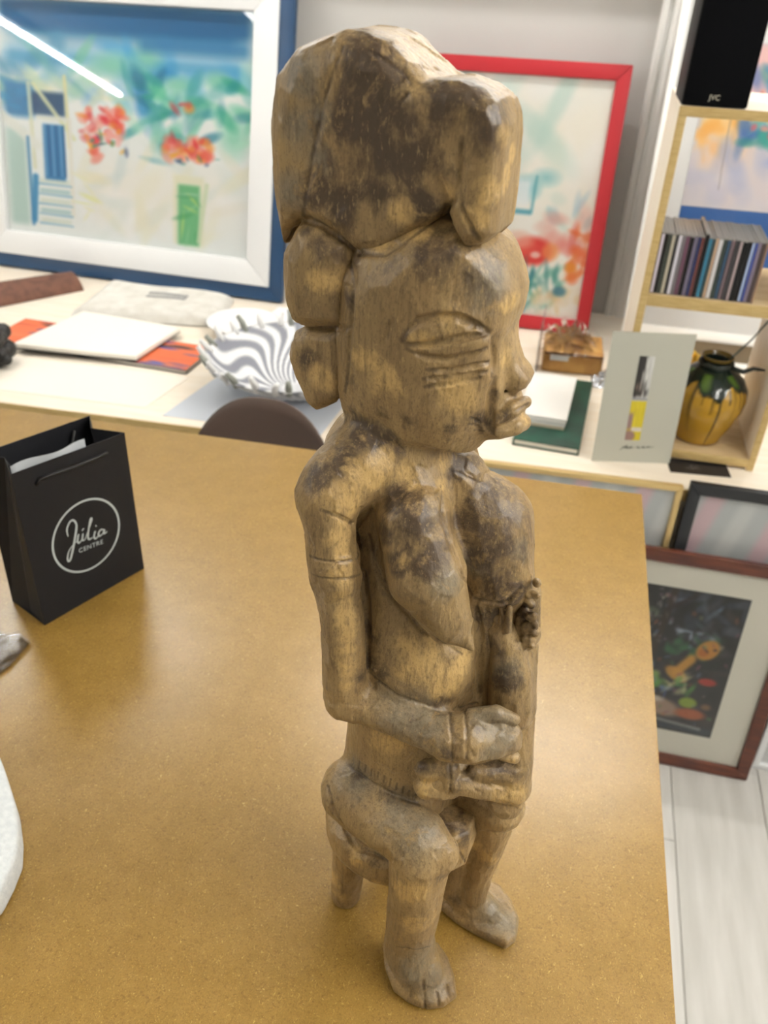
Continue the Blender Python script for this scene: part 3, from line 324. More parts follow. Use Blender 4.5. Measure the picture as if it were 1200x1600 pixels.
    ('cap',('-',0.0006),[[0.0671,-0.0443,0.3019,0.0005],[0.0694,-0.0499,0.3039,0.0009],[0.0712,-0.0537,0.3039,0.0012],[0.0728,-0.057,0.3033,0.0014],[0.0741,-0.0595,0.3019,0.0014],[0.0754,-0.0617,0.3002,0.0014],[0.0765,-0.0639,0.2981,0.0014],[0.0773,-0.0653,0.2951,0.0014],[0.078,-0.0665,0.2919,0.0012],[0.0786,-0.067,0.2877,0.0009],[0.0785,-0.0653,0.2807,0.0005]]),
    ('cap',('-',0.0006),[[0.0763,-0.0402,0.3037,0.0005],[0.0785,-0.046,0.3056,0.0009],[0.0802,-0.0502,0.3058,0.0012],[0.0818,-0.0539,0.3054,0.0014],[0.0832,-0.0565,0.3039,0.0014],[0.0845,-0.0592,0.3024,0.0014],[0.0855,-0.0613,0.2998,0.0014],[0.0865,-0.0631,0.297,0.0014],[0.0872,-0.0642,0.2933,0.0012],[0.0877,-0.0643,0.2883,0.0009]]),
    ('cap',('-',0.001),[[-0.0069,-0.046,0.2083,0.0008],[-0.0026,-0.048,0.2094,0.0011],[0.0015,-0.0496,0.2099,0.0015],[0.0053,-0.0507,0.2098,0.0018],[0.0089,-0.0516,0.2094,0.0022],[0.0125,-0.0524,0.2088,0.0022],[0.0165,-0.0528,0.2087,0.0022],[0.0203,-0.0531,0.2083,0.0022],[0.0239,-0.053,0.2073,0.0022],[0.0275,-0.0526,0.206,0.0022],[0.031,-0.0522,0.2047,0.0022],[0.0346,-0.0514,0.2037,0.0022],[0.0381,-0.0505,0.2024,0.0022],[0.0416,-0.0493,0.2008,0.0018],[0.0449,-0.0478,0.1989,0.0015],[0.0483,-0.0464,0.1971,0.0011],[0.0517,-0.0451,0.1952,0.0008]]),
    ('cap',('-',0.0006),[[-0.0036,-0.0452,0.218,0.0007],[-0.0042,-0.0449,0.2133,0.0007],[-0.0042,-0.0459,0.2105,0.0007]]),
    ('cap',('-',0.0006),[[0.0036,-0.0492,0.2223,0.0007],[0.0031,-0.0491,0.2179,0.0007],[0.0025,-0.0488,0.2132,0.0007]]),
    ('cap',('-',0.0006),[[0.01,-0.0517,0.2245,0.0007],[0.0094,-0.0513,0.2198,0.0007],[0.0089,-0.0512,0.2154,0.0007]]),
    ('cap',('-',0.0006),[[0.0156,-0.0528,0.2248,0.0007],[0.0152,-0.0526,0.2205,0.0007],[0.0147,-0.0525,0.2161,0.0007]]),
    ('cap',('-',0.0006),[[0.021,-0.0532,0.2243,0.0007],[0.0205,-0.053,0.22,0.0007],[0.0201,-0.0529,0.2156,0.0007]]),
    ('cap',('-',0.0006),[[0.026,-0.053,0.2229,0.0007],[0.0256,-0.053,0.2189,0.0007],[0.0252,-0.0529,0.2145,0.0007]]),
    ('cap',('-',0.0006),[[0.0308,-0.0523,0.2209,0.0007],[0.0304,-0.0521,0.2166,0.0007],[0.03,-0.052,0.2122,0.0007]]),
    ('cap',('-',0.0006),[[0.0353,-0.051,0.218,0.0007],[0.035,-0.0508,0.2136,0.0007],[0.0346,-0.0507,0.2093,0.0007]]),
    ('cap',('-',0.0006),[[0.0397,-0.049,0.2142,0.0007],[0.0393,-0.0488,0.2098,0.0007],[0.039,-0.0487,0.2054,0.0007]]),
    ('cap',('-',0.0006),[[0.044,-0.047,0.2104,0.0007],[0.0435,-0.0464,0.2054,0.0007],[0.0434,-0.0468,0.2016,0.0007]]),
    ('cap',('-',0.0006),[[0.0482,-0.0443,0.2056,0.0007],[0.0477,-0.0435,0.2003,0.0007],[0.0478,-0.0448,0.1978,0.0007]]),
    ('cap',('-',0.001),[[-0.0162,-0.0613,0.1964,0.0007],[-0.0137,-0.0642,0.1954,0.0009],[-0.0114,-0.0665,0.1936,0.0012],[-0.0093,-0.0686,0.1914,0.0014],[-0.0076,-0.0701,0.1883,0.0017],[-0.0059,-0.0713,0.185,0.0019],[-0.0032,-0.0718,0.1817,0.002],[-0.0004,-0.0724,0.1785,0.002],[0.0019,-0.0721,0.174,0.002]]),
    ('cap',('-',0.0006),[[0.072,-0.0857,0.0247,0.0013],[0.0722,-0.086,0.0183,0.0013],[0.0727,-0.0872,0.0136,0.0013],[0.0734,-0.0889,0.0101,0.0013]]),
    ('cap',('-',0.0006),[[0.0808,-0.0808,0.0307,0.0013],[0.0819,-0.082,0.0264,0.0013],[0.0828,-0.0825,0.0206,0.0013],[0.0838,-0.0835,0.016,0.0013],[0.0851,-0.0854,0.0131,0.0013],[0.0864,-0.0872,0.0099,0.0013],[0.087,-0.0869,0.0024,0.0013]]),
    ('cap',('-',0.0006),[[0.0901,-0.0739,0.0185,0.0013],[0.0914,-0.0754,0.0162,0.0013],[0.0927,-0.0771,0.0143,0.0013],[0.0941,-0.0792,0.0132,0.0013],[0.0954,-0.0809,0.0113,0.0013],[0.0966,-0.0821,0.0084,0.0013]]),
    ('cap',('-',0.0006),[[0.0969,-0.0671,0.0133,0.0013],[0.0993,-0.0698,0.0131,0.0013],[0.1015,-0.0721,0.0121,0.0013],[0.1036,-0.0736,0.0094,0.0013]]),
    ('cap',('-',0.0006),[[0.0568,-0.083,0.0675,0.0003],[0.061,-0.0835,0.0706,0.0005],[0.0648,-0.0829,0.0716,0.0008],[0.0685,-0.0818,0.0715,0.0008],[0.0719,-0.0799,0.0701,0.0008],[0.0748,-0.0772,0.0697,0.0008],[0.0776,-0.0735,0.0675,0.0008],[0.0796,-0.0674,0.0608,0.0005]]),
    ('cap',('-',0.0006),[[0.0818,-0.0486,0.1784,0.0012],[0.0847,-0.0511,0.1777,0.0012],[0.087,-0.0516,0.1745,0.0012]]),
]
HEAD = [
    ('slab',('+',0.002),[[-0.0329,0.5781],[-0.0176,0.5979],[0.0154,0.6108],[0.0384,0.6108],[0.0478,0.6047],[0.0527,0.6009],[0.0596,0.5922],[0.0651,0.5818],[0.0675,0.5747],[0.0671,0.5638],[0.0648,0.554],[0.0658,0.5432],[0.0675,0.5323],[0.0688,0.519],[0.0691,0.5071],[0.0719,0.4946],[0.0718,0.4887],[0.0678,0.4829],[0.0584,0.4786],[0.0466,0.4794],[0.0296,0.4797],[0.0082,0.4771],[-0.0078,0.4765],[-0.0209,0.483],[-0.029,0.4911],[-0.0341,0.5055],[-0.0366,0.5398]],0,0.042,0.036),
    ('ell',('&',0.01),[0.0101,0.0,0.5488],[0.064,0.043,0.095],None),
    ('ell',('+',0.005),[0.0358,0.0,0.5753],[0.0315,0.031,0.032],[[1.0,0.0,0.0],[0.0,1.0,0.0],[0.0,0.0,1.0]]),
    ('ell',('+',0.003),[0.0381,-0.03,0.5537],[0.0235,0.0085,0.0105],[[0.99,0.1,0.1],[-0.1,0.99,0.0],[-0.1,0.0,0.99]]),
    ('cap',('+',0.005),[[0.0156,-0.0365,0.5549,0.002],[0.0247,-0.036,0.5653,0.0023],[0.0393,-0.034,0.5718,0.0026],[0.0529,-0.028,0.5691,0.0029],[0.0607,-0.014,0.558,0.003]]),
    ('slab',('+',0.0025),[[0.0605,0.5568],[0.0656,0.5535],[0.0684,0.5452],[0.0719,0.5378],[0.0765,0.5335],[0.0789,0.5298],[0.0774,0.5241],[0.072,0.5201],[0.0649,0.5204],[0.0588,0.5237],[0.0578,0.5359]],0,0.0105,0.006),
    ('cap',('+',0.003),[[0.0664,-0.008,0.5295,0.0039],[0.0718,-0.006,0.528,0.0032]]),
    ('cap',('+',0.003),[[0.062,0.008,0.522,0.004],[0.0687,0.006,0.5224,0.0033]]),
    ('cap',('-',0.0015),[[0.0642,-0.0125,0.5239,0.0021],[0.0701,-0.004,0.5194,0.0021],[0.0701,0.004,0.516,0.0022]]),
    ('ell',('+',0.006),[0.0621,0.0,0.5053],[0.015,0.018,0.017],[[1.0,0.0,0.0],[0.0,1.0,0.0],[0.0,0.0,1.0]]),
    ('cap',('+',0.0015),[[0.0667,-0.0165,0.5078,0.0035],[0.0731,-0.011,0.5129,0.005],[0.0773,0.0,0.5139,0.0032]]),
    ('cap',('+',0.0015),[[0.0691,-0.0155,0.5,0.0039],[0.0753,-0.009,0.5022,0.0054],[0.0772,0.0,0.5009,0.0047]]),
    ('cap',('+',0.0015),[[0.0573,0.0165,0.4904,0.0038],[0.0674,0.011,0.5017,0.0052],[0.0773,0.0,0.5139,0.0032]]),
    ('cap',('+',0.0015),[[0.0606,0.0155,0.483,0.0042],[0.0707,0.009,0.4926,0.0056],[0.0772,0.0,0.5009,0.0047]]),
    ('cap',('-',0.001),[[0.0185,-0.0419,0.5535,0.0009],[0.0193,-0.042,0.5557,0.0012],[0.0199,-0.0418,0.5577,0.0016],[0.0207,-0.0419,0.5599,0.0019],[0.0228,-0.0417,0.5617,0.0023],[0.0248,-0.0414,0.5635,0.0026],[0.0268,-0.0409,0.5652,0.0026],[0.0294,-0.0404,0.5661,0.0026],[0.0321,-0.0398,0.567,0.0026],[0.0346,-0.039,0.5678,0.0026],[0.0374,-0.0383,0.5681,0.0026],[0.04,-0.0373,0.5683,0.0026],[0.0428,-0.0366,0.5686,0.0026],[0.0454,-0.0356,0.5688,0.0026],[0.0476,-0.0343,0.5678,0.0026],[0.0499,-0.0334,0.5671,0.0026],[0.0521,-0.0321,0.5661,0.0023],[0.0543,-0.0308,0.5652,0.0019],[0.056,-0.0296,0.5636,0.0016],[0.0578,-0.0287,0.5622,0.0012],[0.0595,-0.0274,0.5606,0.0009]]),
    ('cap',('-',0.0006),[[0.0218,-0.0417,0.5517,0.0008],[0.0246,-0.0418,0.5522,0.0013],[0.0271,-0.0411,0.5524,0.0017],[0.0298,-0.0408,0.5527,0.0021],[0.0323,-0.0402,0.5529,0.0024],[0.0351,-0.0396,0.5539,0.0024],[0.0379,-0.039,0.5549,0.0024],[0.0408,-0.0384,0.556,0.0024],[0.0434,-0.0376,0.5568,0.0024],[0.0461,-0.0367,0.5577,0.0024],[0.0486,-0.036,0.5585,0.0024],[0.051,-0.0349,0.5591,0.0024],[0.0534,-0.0338,0.5597,0.0021],[0.0555,-0.0321,0.5601,0.0017],[0.0577,-0.0303,0.5604,0.0013],[0.0596,-0.0275,0.5603,0.0008]]),
    ('cap',('-',0.001),[[0.0212,-0.0418,0.5491,0.0006],[0.0242,-0.0418,0.5483,0.0009],[0.0269,-0.0412,0.5472,0.0012],[0.0297,-0.0406,0.5461,0.0015],[0.0323,-0.04,0.5461,0.0018],[0.035,-0.0394,0.5461,0.0018],[0.0375,-0.0385,0.546,0.0018],[0.0402,-0.038,0.546,0.0018],[0.0427,-0.0371,0.5459,0.0018],[0.0451,-0.0363,0.5468,0.0018],[0.0476,-0.0355,0.5477,0.0018],[0.05,-0.0347,0.5487,0.0018],[0.0525,-0.0339,0.5496,0.0018],[0.0549,-0.0332,0.5506,0.0015],[0.0573,-0.0323,0.5519,0.0012],[0.0594,-0.0307,0.5529,0.0009],[0.0601,-0.0245,0.552,0.0006]]),
    ('cap',('-',0.0006),[[0.0328,-0.0399,0.539,0.0007],[0.0353,-0.0389,0.539,0.0012],[0.0379,-0.0383,0.5391,0.0016],[0.0404,-0.0374,0.5392,0.0021],[0.043,-0.0364,0.5392,0.0021],[0.0456,-0.0352,0.5398,0.0021],[0.0482,-0.034,0.5405,0.0021],[0.0508,-0.0328,0.5411,0.0021],[0.0533,-0.0313,0.5416,0.0021],[0.0555,-0.0298,0.5424,0.0021],[0.0576,-0.0283,0.5431,0.0016],[0.0595,-0.0258,0.5433,0.0012],[0.0612,-0.023,0.5434,0.0007]]),
    ('cap',('-',0.0006),[[0.031,-0.04,0.5335,0.0007],[0.0335,-0.0393,0.5338,0.0012],[0.036,-0.0387,0.5341,0.0016],[0.0383,-0.0377,0.5342,0.002],[0.0408,-0.0371,0.5346,0.0021],[0.0432,-0.0362,0.5347,0.0021],[0.0459,-0.0349,0.5353,0.0021],[0.0485,-0.0337,0.5359,0.0021],[0.0511,-0.0322,0.5363,0.0021],[0.0536,-0.0307,0.5367,0.0021],[0.0556,-0.0297,0.5375,0.002],[0.0575,-0.0284,0.538,0.0016],[0.0593,-0.0268,0.5384,0.0012],[0.061,-0.0248,0.5386,0.0007]]),
    ('cap',('-',0.0006),[[0.0317,-0.0392,0.5288,0.0006],[0.0342,-0.0388,0.5294,0.0011],[0.0365,-0.0382,0.5299,0.0015],[0.0387,-0.0372,0.5301,0.0018],[0.0411,-0.0366,0.5306,0.0018],[0.0433,-0.0357,0.5309,0.0018],[0.0459,-0.0347,0.5318,0.0018],[0.0484,-0.0335,0.5326,0.0018],[0.0509,-0.0323,0.5334,0.0018],[0.0533,-0.0307,0.5341,0.0015],[0.0556,-0.0292,0.5347,0.0011],[0.058,-0.0276,0.5354,0.0006]]),
    ('cap',('-',0.0015),[[0.0608,-0.0241,0.5569,0.0007],[0.0609,-0.0223,0.5535,0.0013],[0.0614,-0.0216,0.5505,0.0019],[0.0618,-0.021,0.5475,0.0019],[0.0624,-0.0207,0.5447,0.0019],[0.0625,-0.0209,0.5422,0.0019],[0.0627,-0.0214,0.5399,0.0019],[0.0629,-0.022,0.5376,0.0013],[0.0629,-0.0222,0.5351,0.0007]]),
    ('cap',('-',0.0006),[[0.0696,-0.0182,0.507,0.0004],[0.0711,-0.0177,0.5088,0.0009],[0.0726,-0.0169,0.5105,0.0012],[0.0741,-0.0161,0.5122,0.0012],[0.0754,-0.0149,0.5137,0.0012],[0.0773,-0.0125,0.5149,0.0012],[0.0785,-0.0072,0.5147,0.0009],[0.0799,-0.0027,0.5149,0.0004]]),
    ('cap',('-',0.002),[[0.0642,-0.02,0.533,0.001],[0.0642,-0.0212,0.5306,0.0018],[0.0638,-0.0213,0.5277,0.0025],[0.0634,-0.0211,0.5246,0.003],[0.0631,-0.0202,0.521,0.003],[0.0629,-0.0197,0.5175,0.003],[0.0628,-0.0192,0.514,0.003],[0.063,-0.0188,0.511,0.003],[0.0633,-0.0188,0.5082,0.003],[0.0635,-0.0185,0.5052,0.0025],[0.0644,-0.0173,0.5016,0.0018],[0.0655,-0.0165,0.4983,0.001]]),
    ('cap',('-',0.0006),[[0.0542,-0.0254,0.5099,0.0004],[0.0559,-0.0238,0.5084,0.0011],[0.0575,-0.0218,0.5067,0.0011],[0.0592,-0.0202,0.5052,0.0004]]),
    ('cap',('-',0.0006),[[0.0537,-0.0247,0.5055,0.0003],[0.0554,-0.0225,0.5041,0.001],[0.0572,-0.0207,0.5029,0.001],[0.0592,-0.0192,0.5019,0.0003]]),
    ('cap',('-',0.0006),[[0.056,-0.0203,0.5,0.0003],[0.058,-0.0189,0.4997,0.001],[0.0601,-0.0179,0.4995,0.0003]]),
    ('cap',('-',0.0006),[[0.0104,-0.0419,0.5627,0.0004],[0.0102,-0.0417,0.5602,0.0011],[0.0102,-0.0418,0.5578,0.0011],[0.0101,-0.0419,0.5553,0.0011],[0.01,-0.0417,0.5528,0.0004]]),
    ('cap',('-',0.0006),[[0.0233,-0.0155,0.6095,0.0003],[0.0222,-0.0184,0.6085,0.0006],[0.0211,-0.0209,0.6075,0.0008],[0.0198,-0.023,0.6064,0.001],[0.0184,-0.0249,0.6052,0.001],[0.017,-0.0267,0.604,0.001],[0.0153,-0.0278,0.6026,0.001],[0.0135,-0.0291,0.601,0.001],[0.0115,-0.03,0.5993,0.001],[0.0095,-0.0309,0.5977,0.001],[0.0074,-0.0315,0.5959,0.0008],[0.0054,-0.0325,0.5942,0.0006],[0.0033,-0.0331,0.5924,0.0003]]),
    ('cap',('-',0.001),[[-0.0146,-0.0279,0.5895,0.0019],[-0.0106,-0.0302,0.5905,0.0016],[-0.0074,-0.0308,0.5909,0.0014],[-0.0041,-0.0318,0.5914,0.0012],[-0.0009,-0.0325,0.5918,0.0009],[0.0022,-0.0332,0.5923,0.0007]]),
    ('cap',('-',0.001),[[-0.02,-0.0263,0.5842,0.0008],[-0.0181,-0.0296,0.5827,0.001],[-0.0167,-0.0319,0.5808,0.0012],[-0.0154,-0.0339,0.5789,0.0014],[-0.0143,-0.0355,0.5768,0.0016],[-0.0138,-0.0366,0.5743,0.0018],[-0.0133,-0.0378,0.5718,0.0018],[-0.0131,-0.0383,0.569,0.0018],[-0.013,-0.0385,0.5661,0.0018],[-0.013,-0.0387,0.5632,0.0018],[-0.0129,-0.039,0.5603,0.0018],[-0.013,-0.0389,0.5572,0.0018],[-0.0133,-0.0389,0.5541,0.0018],[-0.0135,-0.039,0.551,0.0018],[-0.0137,-0.039,0.5478,0.0018],[-0.0139,-0.0391,0.5447,0.0018],[-0.0141,-0.0392,0.5415,0.0018],[-0.0144,-0.039,0.5382,0.0018],[-0.0147,-0.0389,0.5348,0.0018],[-0.0152,-0.0384,0.5313,0.0016],[-0.0154,-0.0382,0.5278,0.0014],[-0.0159,-0.0375,0.5241,0.0012],[-0.0165,-0.0367,0.5203,0.001],[-0.017,-0.036,0.5165,0.0008],[-0.0179,-0.0347,0.5123,0.0006]]),
    ('cap',('-',0.0012),[[-0.0258,-0.0309,0.5476,0.0022],[-0.0209,-0.035,0.55,0.002],[-0.0168,-0.0375,0.5516,0.0014],[-0.0133,-0.039,0.5529,0.0008]]),
]
COIFFURE = [
    ('slab',('+',0.002),[[-0.065,0.5831],[-0.0691,0.6118],[-0.0704,0.6433],[-0.0654,0.6684],[-0.0544,0.6806],[-0.0413,0.686],[-0.0276,0.69],[-0.0142,0.6895],[-0.0053,0.6874],[0.0038,0.6808],[0.0152,0.6727],[0.0273,0.6692],[0.0344,0.6495],[0.0345,0.631],[0.0321,0.6203],[0.025,0.611],[0.012,0.5999],[-0.0028,0.5881],[-0.0186,0.5866],[-0.0321,0.5943],[-0.0437,0.5993],[-0.0512,0.6003],[-0.0593,0.5937]],0,0.031,0.015),
    ('slab',('+',0.003),[[0.0077,0.67],[0.0228,0.6734],[0.0324,0.6738],[0.0424,0.6712],[0.0507,0.6668],[0.0551,0.6594],[0.0566,0.6521],[0.0569,0.6403],[0.0574,0.6227],[0.0571,0.6095],[0.052,0.604],[0.0424,0.6007],[0.0368,0.6075],[0.0322,0.6163],[0.0291,0.6282],[0.0202,0.6361],[0.009,0.6496]],-0.0095,0.0215,0.01),
    ('slab',('+',0.002),[[-0.0618,0.5825],[-0.0516,0.6001],[-0.0399,0.6027],[-0.0201,0.5947],[-0.0182,0.5728],[-0.019,0.5474],[-0.0323,0.5436],[-0.0456,0.5414],[-0.0556,0.5425],[-0.0612,0.5539],[-0.0622,0.5714]],-0.004,0.034,0.018),
    ('slab',('+',0.0015),[[-0.0483,0.5424],[-0.0565,0.537],[-0.0604,0.5227],[-0.056,0.5093],[-0.0483,0.4942],[-0.0422,0.4901],[-0.033,0.4958],[-0.0236,0.5056],[-0.0217,0.527],[-0.022,0.5476]],-0.006,0.0265,0.01),
    ('cap',('+',0.004),[[-0.0372,-0.028,0.5259,0.0022],[-0.0372,-0.026,0.509,0.0026],[-0.0404,-0.022,0.4974,0.0019]]),
    ('cap',('-',0.0006),[[-0.0242,-0.0283,0.6831,0.0004],[-0.0248,-0.0293,0.6811,0.0005],[-0.0253,-0.0302,0.6792,0.0006],[-0.0263,-0.0305,0.6772,0.0007],[-0.0272,-0.0308,0.6751,0.0007],[-0.028,-0.031,0.673,0.0008],[-0.029,-0.0309,0.6708,0.0009],[-0.03,-0.0308,0.6686,0.001],[-0.031,-0.0307,0.6664,0.0011],[-0.0318,-0.031,0.6642,0.0011],[-0.0328,-0.0309,0.6619,0.0011],[-0.0338,-0.0309,0.6597,0.0011],[-0.0345,-0.0308,0.6571,0.0011],[-0.0352,-0.0307,0.6546,0.0011],[-0.0358,-0.031,0.6521,0.0011],[-0.0365,-0.0309,0.6495,0.0011],[-0.0372,-0.0309,0.6469,0.0011],[-0.038,-0.0308,0.6443,0.0011],[-0.0387,-0.0308,0.6417,0.0011],[-0.0394,-0.0309,0.639,0.0011],[-0.04,-0.0308,0.6363,0.0011],[-0.0406,-0.0308,0.6336,0.0011],[-0.0412,-0.0308,0.6309,0.0011],[-0.0418,-0.0309,0.6282,0.0011],[-0.0423,-0.0309,0.6255,0.0011],[-0.0429,-0.031,0.6227,0.001],[-0.0437,-0.0307,0.6199,0.0009],[-0.0442,-0.0308,0.6171,0.0008],[-0.0446,-0.0308,0.6146,0.0007],[-0.045,-0.0307,0.6121,0.0007],[-0.0458,-0.03,0.6094,0.0006],[-0.0471,-0.0283,0.6064,0.0005],[-0.0498,-0.0243,0.6027,0.0004]]),
    ('cap',('-',0.0006),[[-0.011,-0.0275,0.6831,0.0004],[-0.009,-0.0279,0.6821,0.0007],[-0.0071,-0.028,0.6811,0.001],[-0.0054,-0.0278,0.68,0.0012],[-0.0037,-0.0275,0.679,0.0012],[-0.0016,-0.0271,0.6781,0.0012],[0.0005,-0.0267,0.6771,0.0012],[0.0026,-0.0262,0.6762,0.0012],[0.0047,-0.0258,0.6753,0.0012],[0.0065,-0.0261,0.6737,0.001],[0.0082,-0.0264,0.6721,0.0007],[0.0101,-0.0271,0.6706,0.0004]]),
    ('cap',('-',0.001),[[0.0384,-0.0309,0.6512,0.0007],[0.0384,-0.0309,0.6489,0.001],[0.0384,-0.0309,0.6466,0.0013],[0.0384,-0.0309,0.6442,0.0016],[0.0384,-0.031,0.6419,0.0019],[0.0382,-0.0307,0.6394,0.002],[0.0383,-0.0307,0.6369,0.002],[0.0383,-0.0308,0.6345,0.002],[0.0383,-0.0309,0.632,0.002],[0.0378,-0.0308,0.6298,0.002],[0.0373,-0.0306,0.6276,0.002],[0.0366,-0.0301,0.6253,0.002],[0.036,-0.0296,0.623,0.002],[0.0338,-0.0275,0.6206,0.0019],[0.0288,-0.0182,0.6162,0.0016],[0.0272,-0.018,0.6142,0.0013],[0.0257,-0.0178,0.6121,0.001]]),
    ('cap',('-',0.001),[[-0.0636,-0.0184,0.5864,0.0007],[-0.062,-0.0183,0.5894,0.0009],[-0.0604,-0.0183,0.5924,0.0012],[-0.0591,-0.0157,0.5939,0.0014]]),
    ('cap',('-',0.001),[[-0.0501,-0.026,0.5993,0.0016],[-0.0488,-0.0234,0.6007,0.0019],[-0.0451,-0.025,0.6009,0.002],[-0.0413,-0.0266,0.6011,0.002],[-0.0384,-0.0269,0.6009,0.002],[-0.0359,-0.0268,0.5998,0.002],[-0.0333,-0.0271,0.5988,0.002],[-0.0308,-0.0271,0.5976,0.002],[-0.0284,-0.027,0.5965,0.002],[-0.0253,-0.0277,0.5953,0.002],[-0.0225,-0.0281,0.5939,0.002],[-0.0205,-0.0267,0.592,0.002],[-0.0187,-0.0251,0.59,0.002]]),
    ('cap',('-',0.001),[[0.0384,-0.0308,0.6305,0.0006],[0.039,-0.0307,0.6281,0.0009],[0.0397,-0.0306,0.6256,0.0013],[0.0405,-0.0309,0.6232,0.0016],[0.0412,-0.0309,0.6207,0.0016],[0.0425,-0.0309,0.6189,0.0016],[0.0437,-0.0309,0.6171,0.0016],[0.045,-0.031,0.6153,0.0016],[0.0461,-0.0307,0.6133,0.0016],[0.0477,-0.0307,0.6113,0.0013],[0.049,-0.0296,0.6091,0.0009],[0.05,-0.0278,0.6065,0.0006]]),
    ('cap',('-',0.0012),[[-0.0452,-0.0282,0.5435,0.0008],[-0.0427,-0.0275,0.5431,0.0014],[-0.0396,-0.0274,0.5437,0.002],[-0.0364,-0.0277,0.5445,0.0022],[-0.0331,-0.0281,0.5452,0.0022],[-0.0306,-0.0271,0.5454,0.0022]]),
    ('cap',('-',0.0006),[[0.0105,-0.0291,0.6674,0.0003],[0.0091,-0.0295,0.666,0.0008],[0.0079,-0.0302,0.6646,0.0008],[0.0065,-0.0306,0.6632,0.0003]]),
]
STOOL = [
    ('plan',('+',0.002),[[0.0691,-0.0293],[0.0729,-0.0152],[0.0728,-0.0005],[0.0689,0.0138],[0.0613,0.0267],[0.0506,0.0373],[0.0376,0.0449],[0.023,0.049],[0.0079,0.0493],[-0.0066,0.0458],[-0.0196,0.0387],[-0.0302,0.0286],[-0.0377,0.016],[-0.0416,0.0019],[-0.0415,-0.0128],[-0.0376,-0.0271],[-0.03,-0.04],[-0.0193,-0.0506],[-0.0062,-0.0582],[0.0084,-0.0623],[0.0234,-0.0626],[0.038,-0.0591],[0.051,-0.0521],[0.0616,-0.0419]],0.112,0.02,0.014),
    ('ell',('+',0.008),[0.0157,-0.0067,0.1],[0.048,0.047,0.018],[[0.9205,-0.3907,0.0],[0.3907,0.9205,0.0],[0.0,0.0,1.0]]),
    ('cap',('+',0.006),[[-0.0119,-0.028,0.1,0.0155],[-0.0162,-0.0279,0.02,0.0135],[-0.0171,-0.0275,0.004,0.013]]),
    ('cap',('+',0.006),[[0.0119,0.028,0.1,0.0155],[0.0088,0.031,0.02,0.0135],[0.0079,0.0314,0.004,0.013]]),
    ('plan',('+',0.003),[[0.034,-0.0275],[0.0779,-0.0418],[0.0886,-0.0268],[0.0872,-0.0044],[0.0504,0.0112]],0.141,0.022,0.004),
    ('plan',('+',0.006),[[0.0348,-0.0256],[0.0713,-0.0368],[0.0794,-0.0228],[0.0786,-0.0095],[0.0473,0.0038]],0.118,0.014,0.006),
    ('cap',('+',0.006),[[0.0295,-0.0125,0.125,0.02],[0.071,-0.0171,0.14,0.018]]),
    ('cap',('-',0.001),[[-0.0082,-0.0473,0.1306,0.002],[-0.0043,-0.0501,0.1305,0.002],[-0.0006,-0.0524,0.1298,0.002],[0.0031,-0.0548,0.1292,0.002],[0.0066,-0.057,0.1283,0.002],[0.0108,-0.0569,0.1291,0.002],[0.0149,-0.0564,0.1292,0.002],[0.0189,-0.0561,0.1297,0.0019],[0.0229,-0.0557,0.1298,0.0017],[0.0266,-0.0557,0.1293,0.0014],[0.0303,-0.0556,0.1284,0.0012],[0.034,-0.0557,0.1279,0.0009]]),
    ('cap',('-',0.0006),[[0.0694,-0.0288,0.163,0.0004],[0.0726,-0.0318,0.1627,0.0008],[0.0758,-0.0349,0.1629,0.0012]]),
    ('cap',('-',0.0006),[[0.0845,-0.0331,0.1426,0.0012],[0.0862,-0.0307,0.1347,0.0008],[0.0878,-0.0277,0.1258,0.0004]]),
]
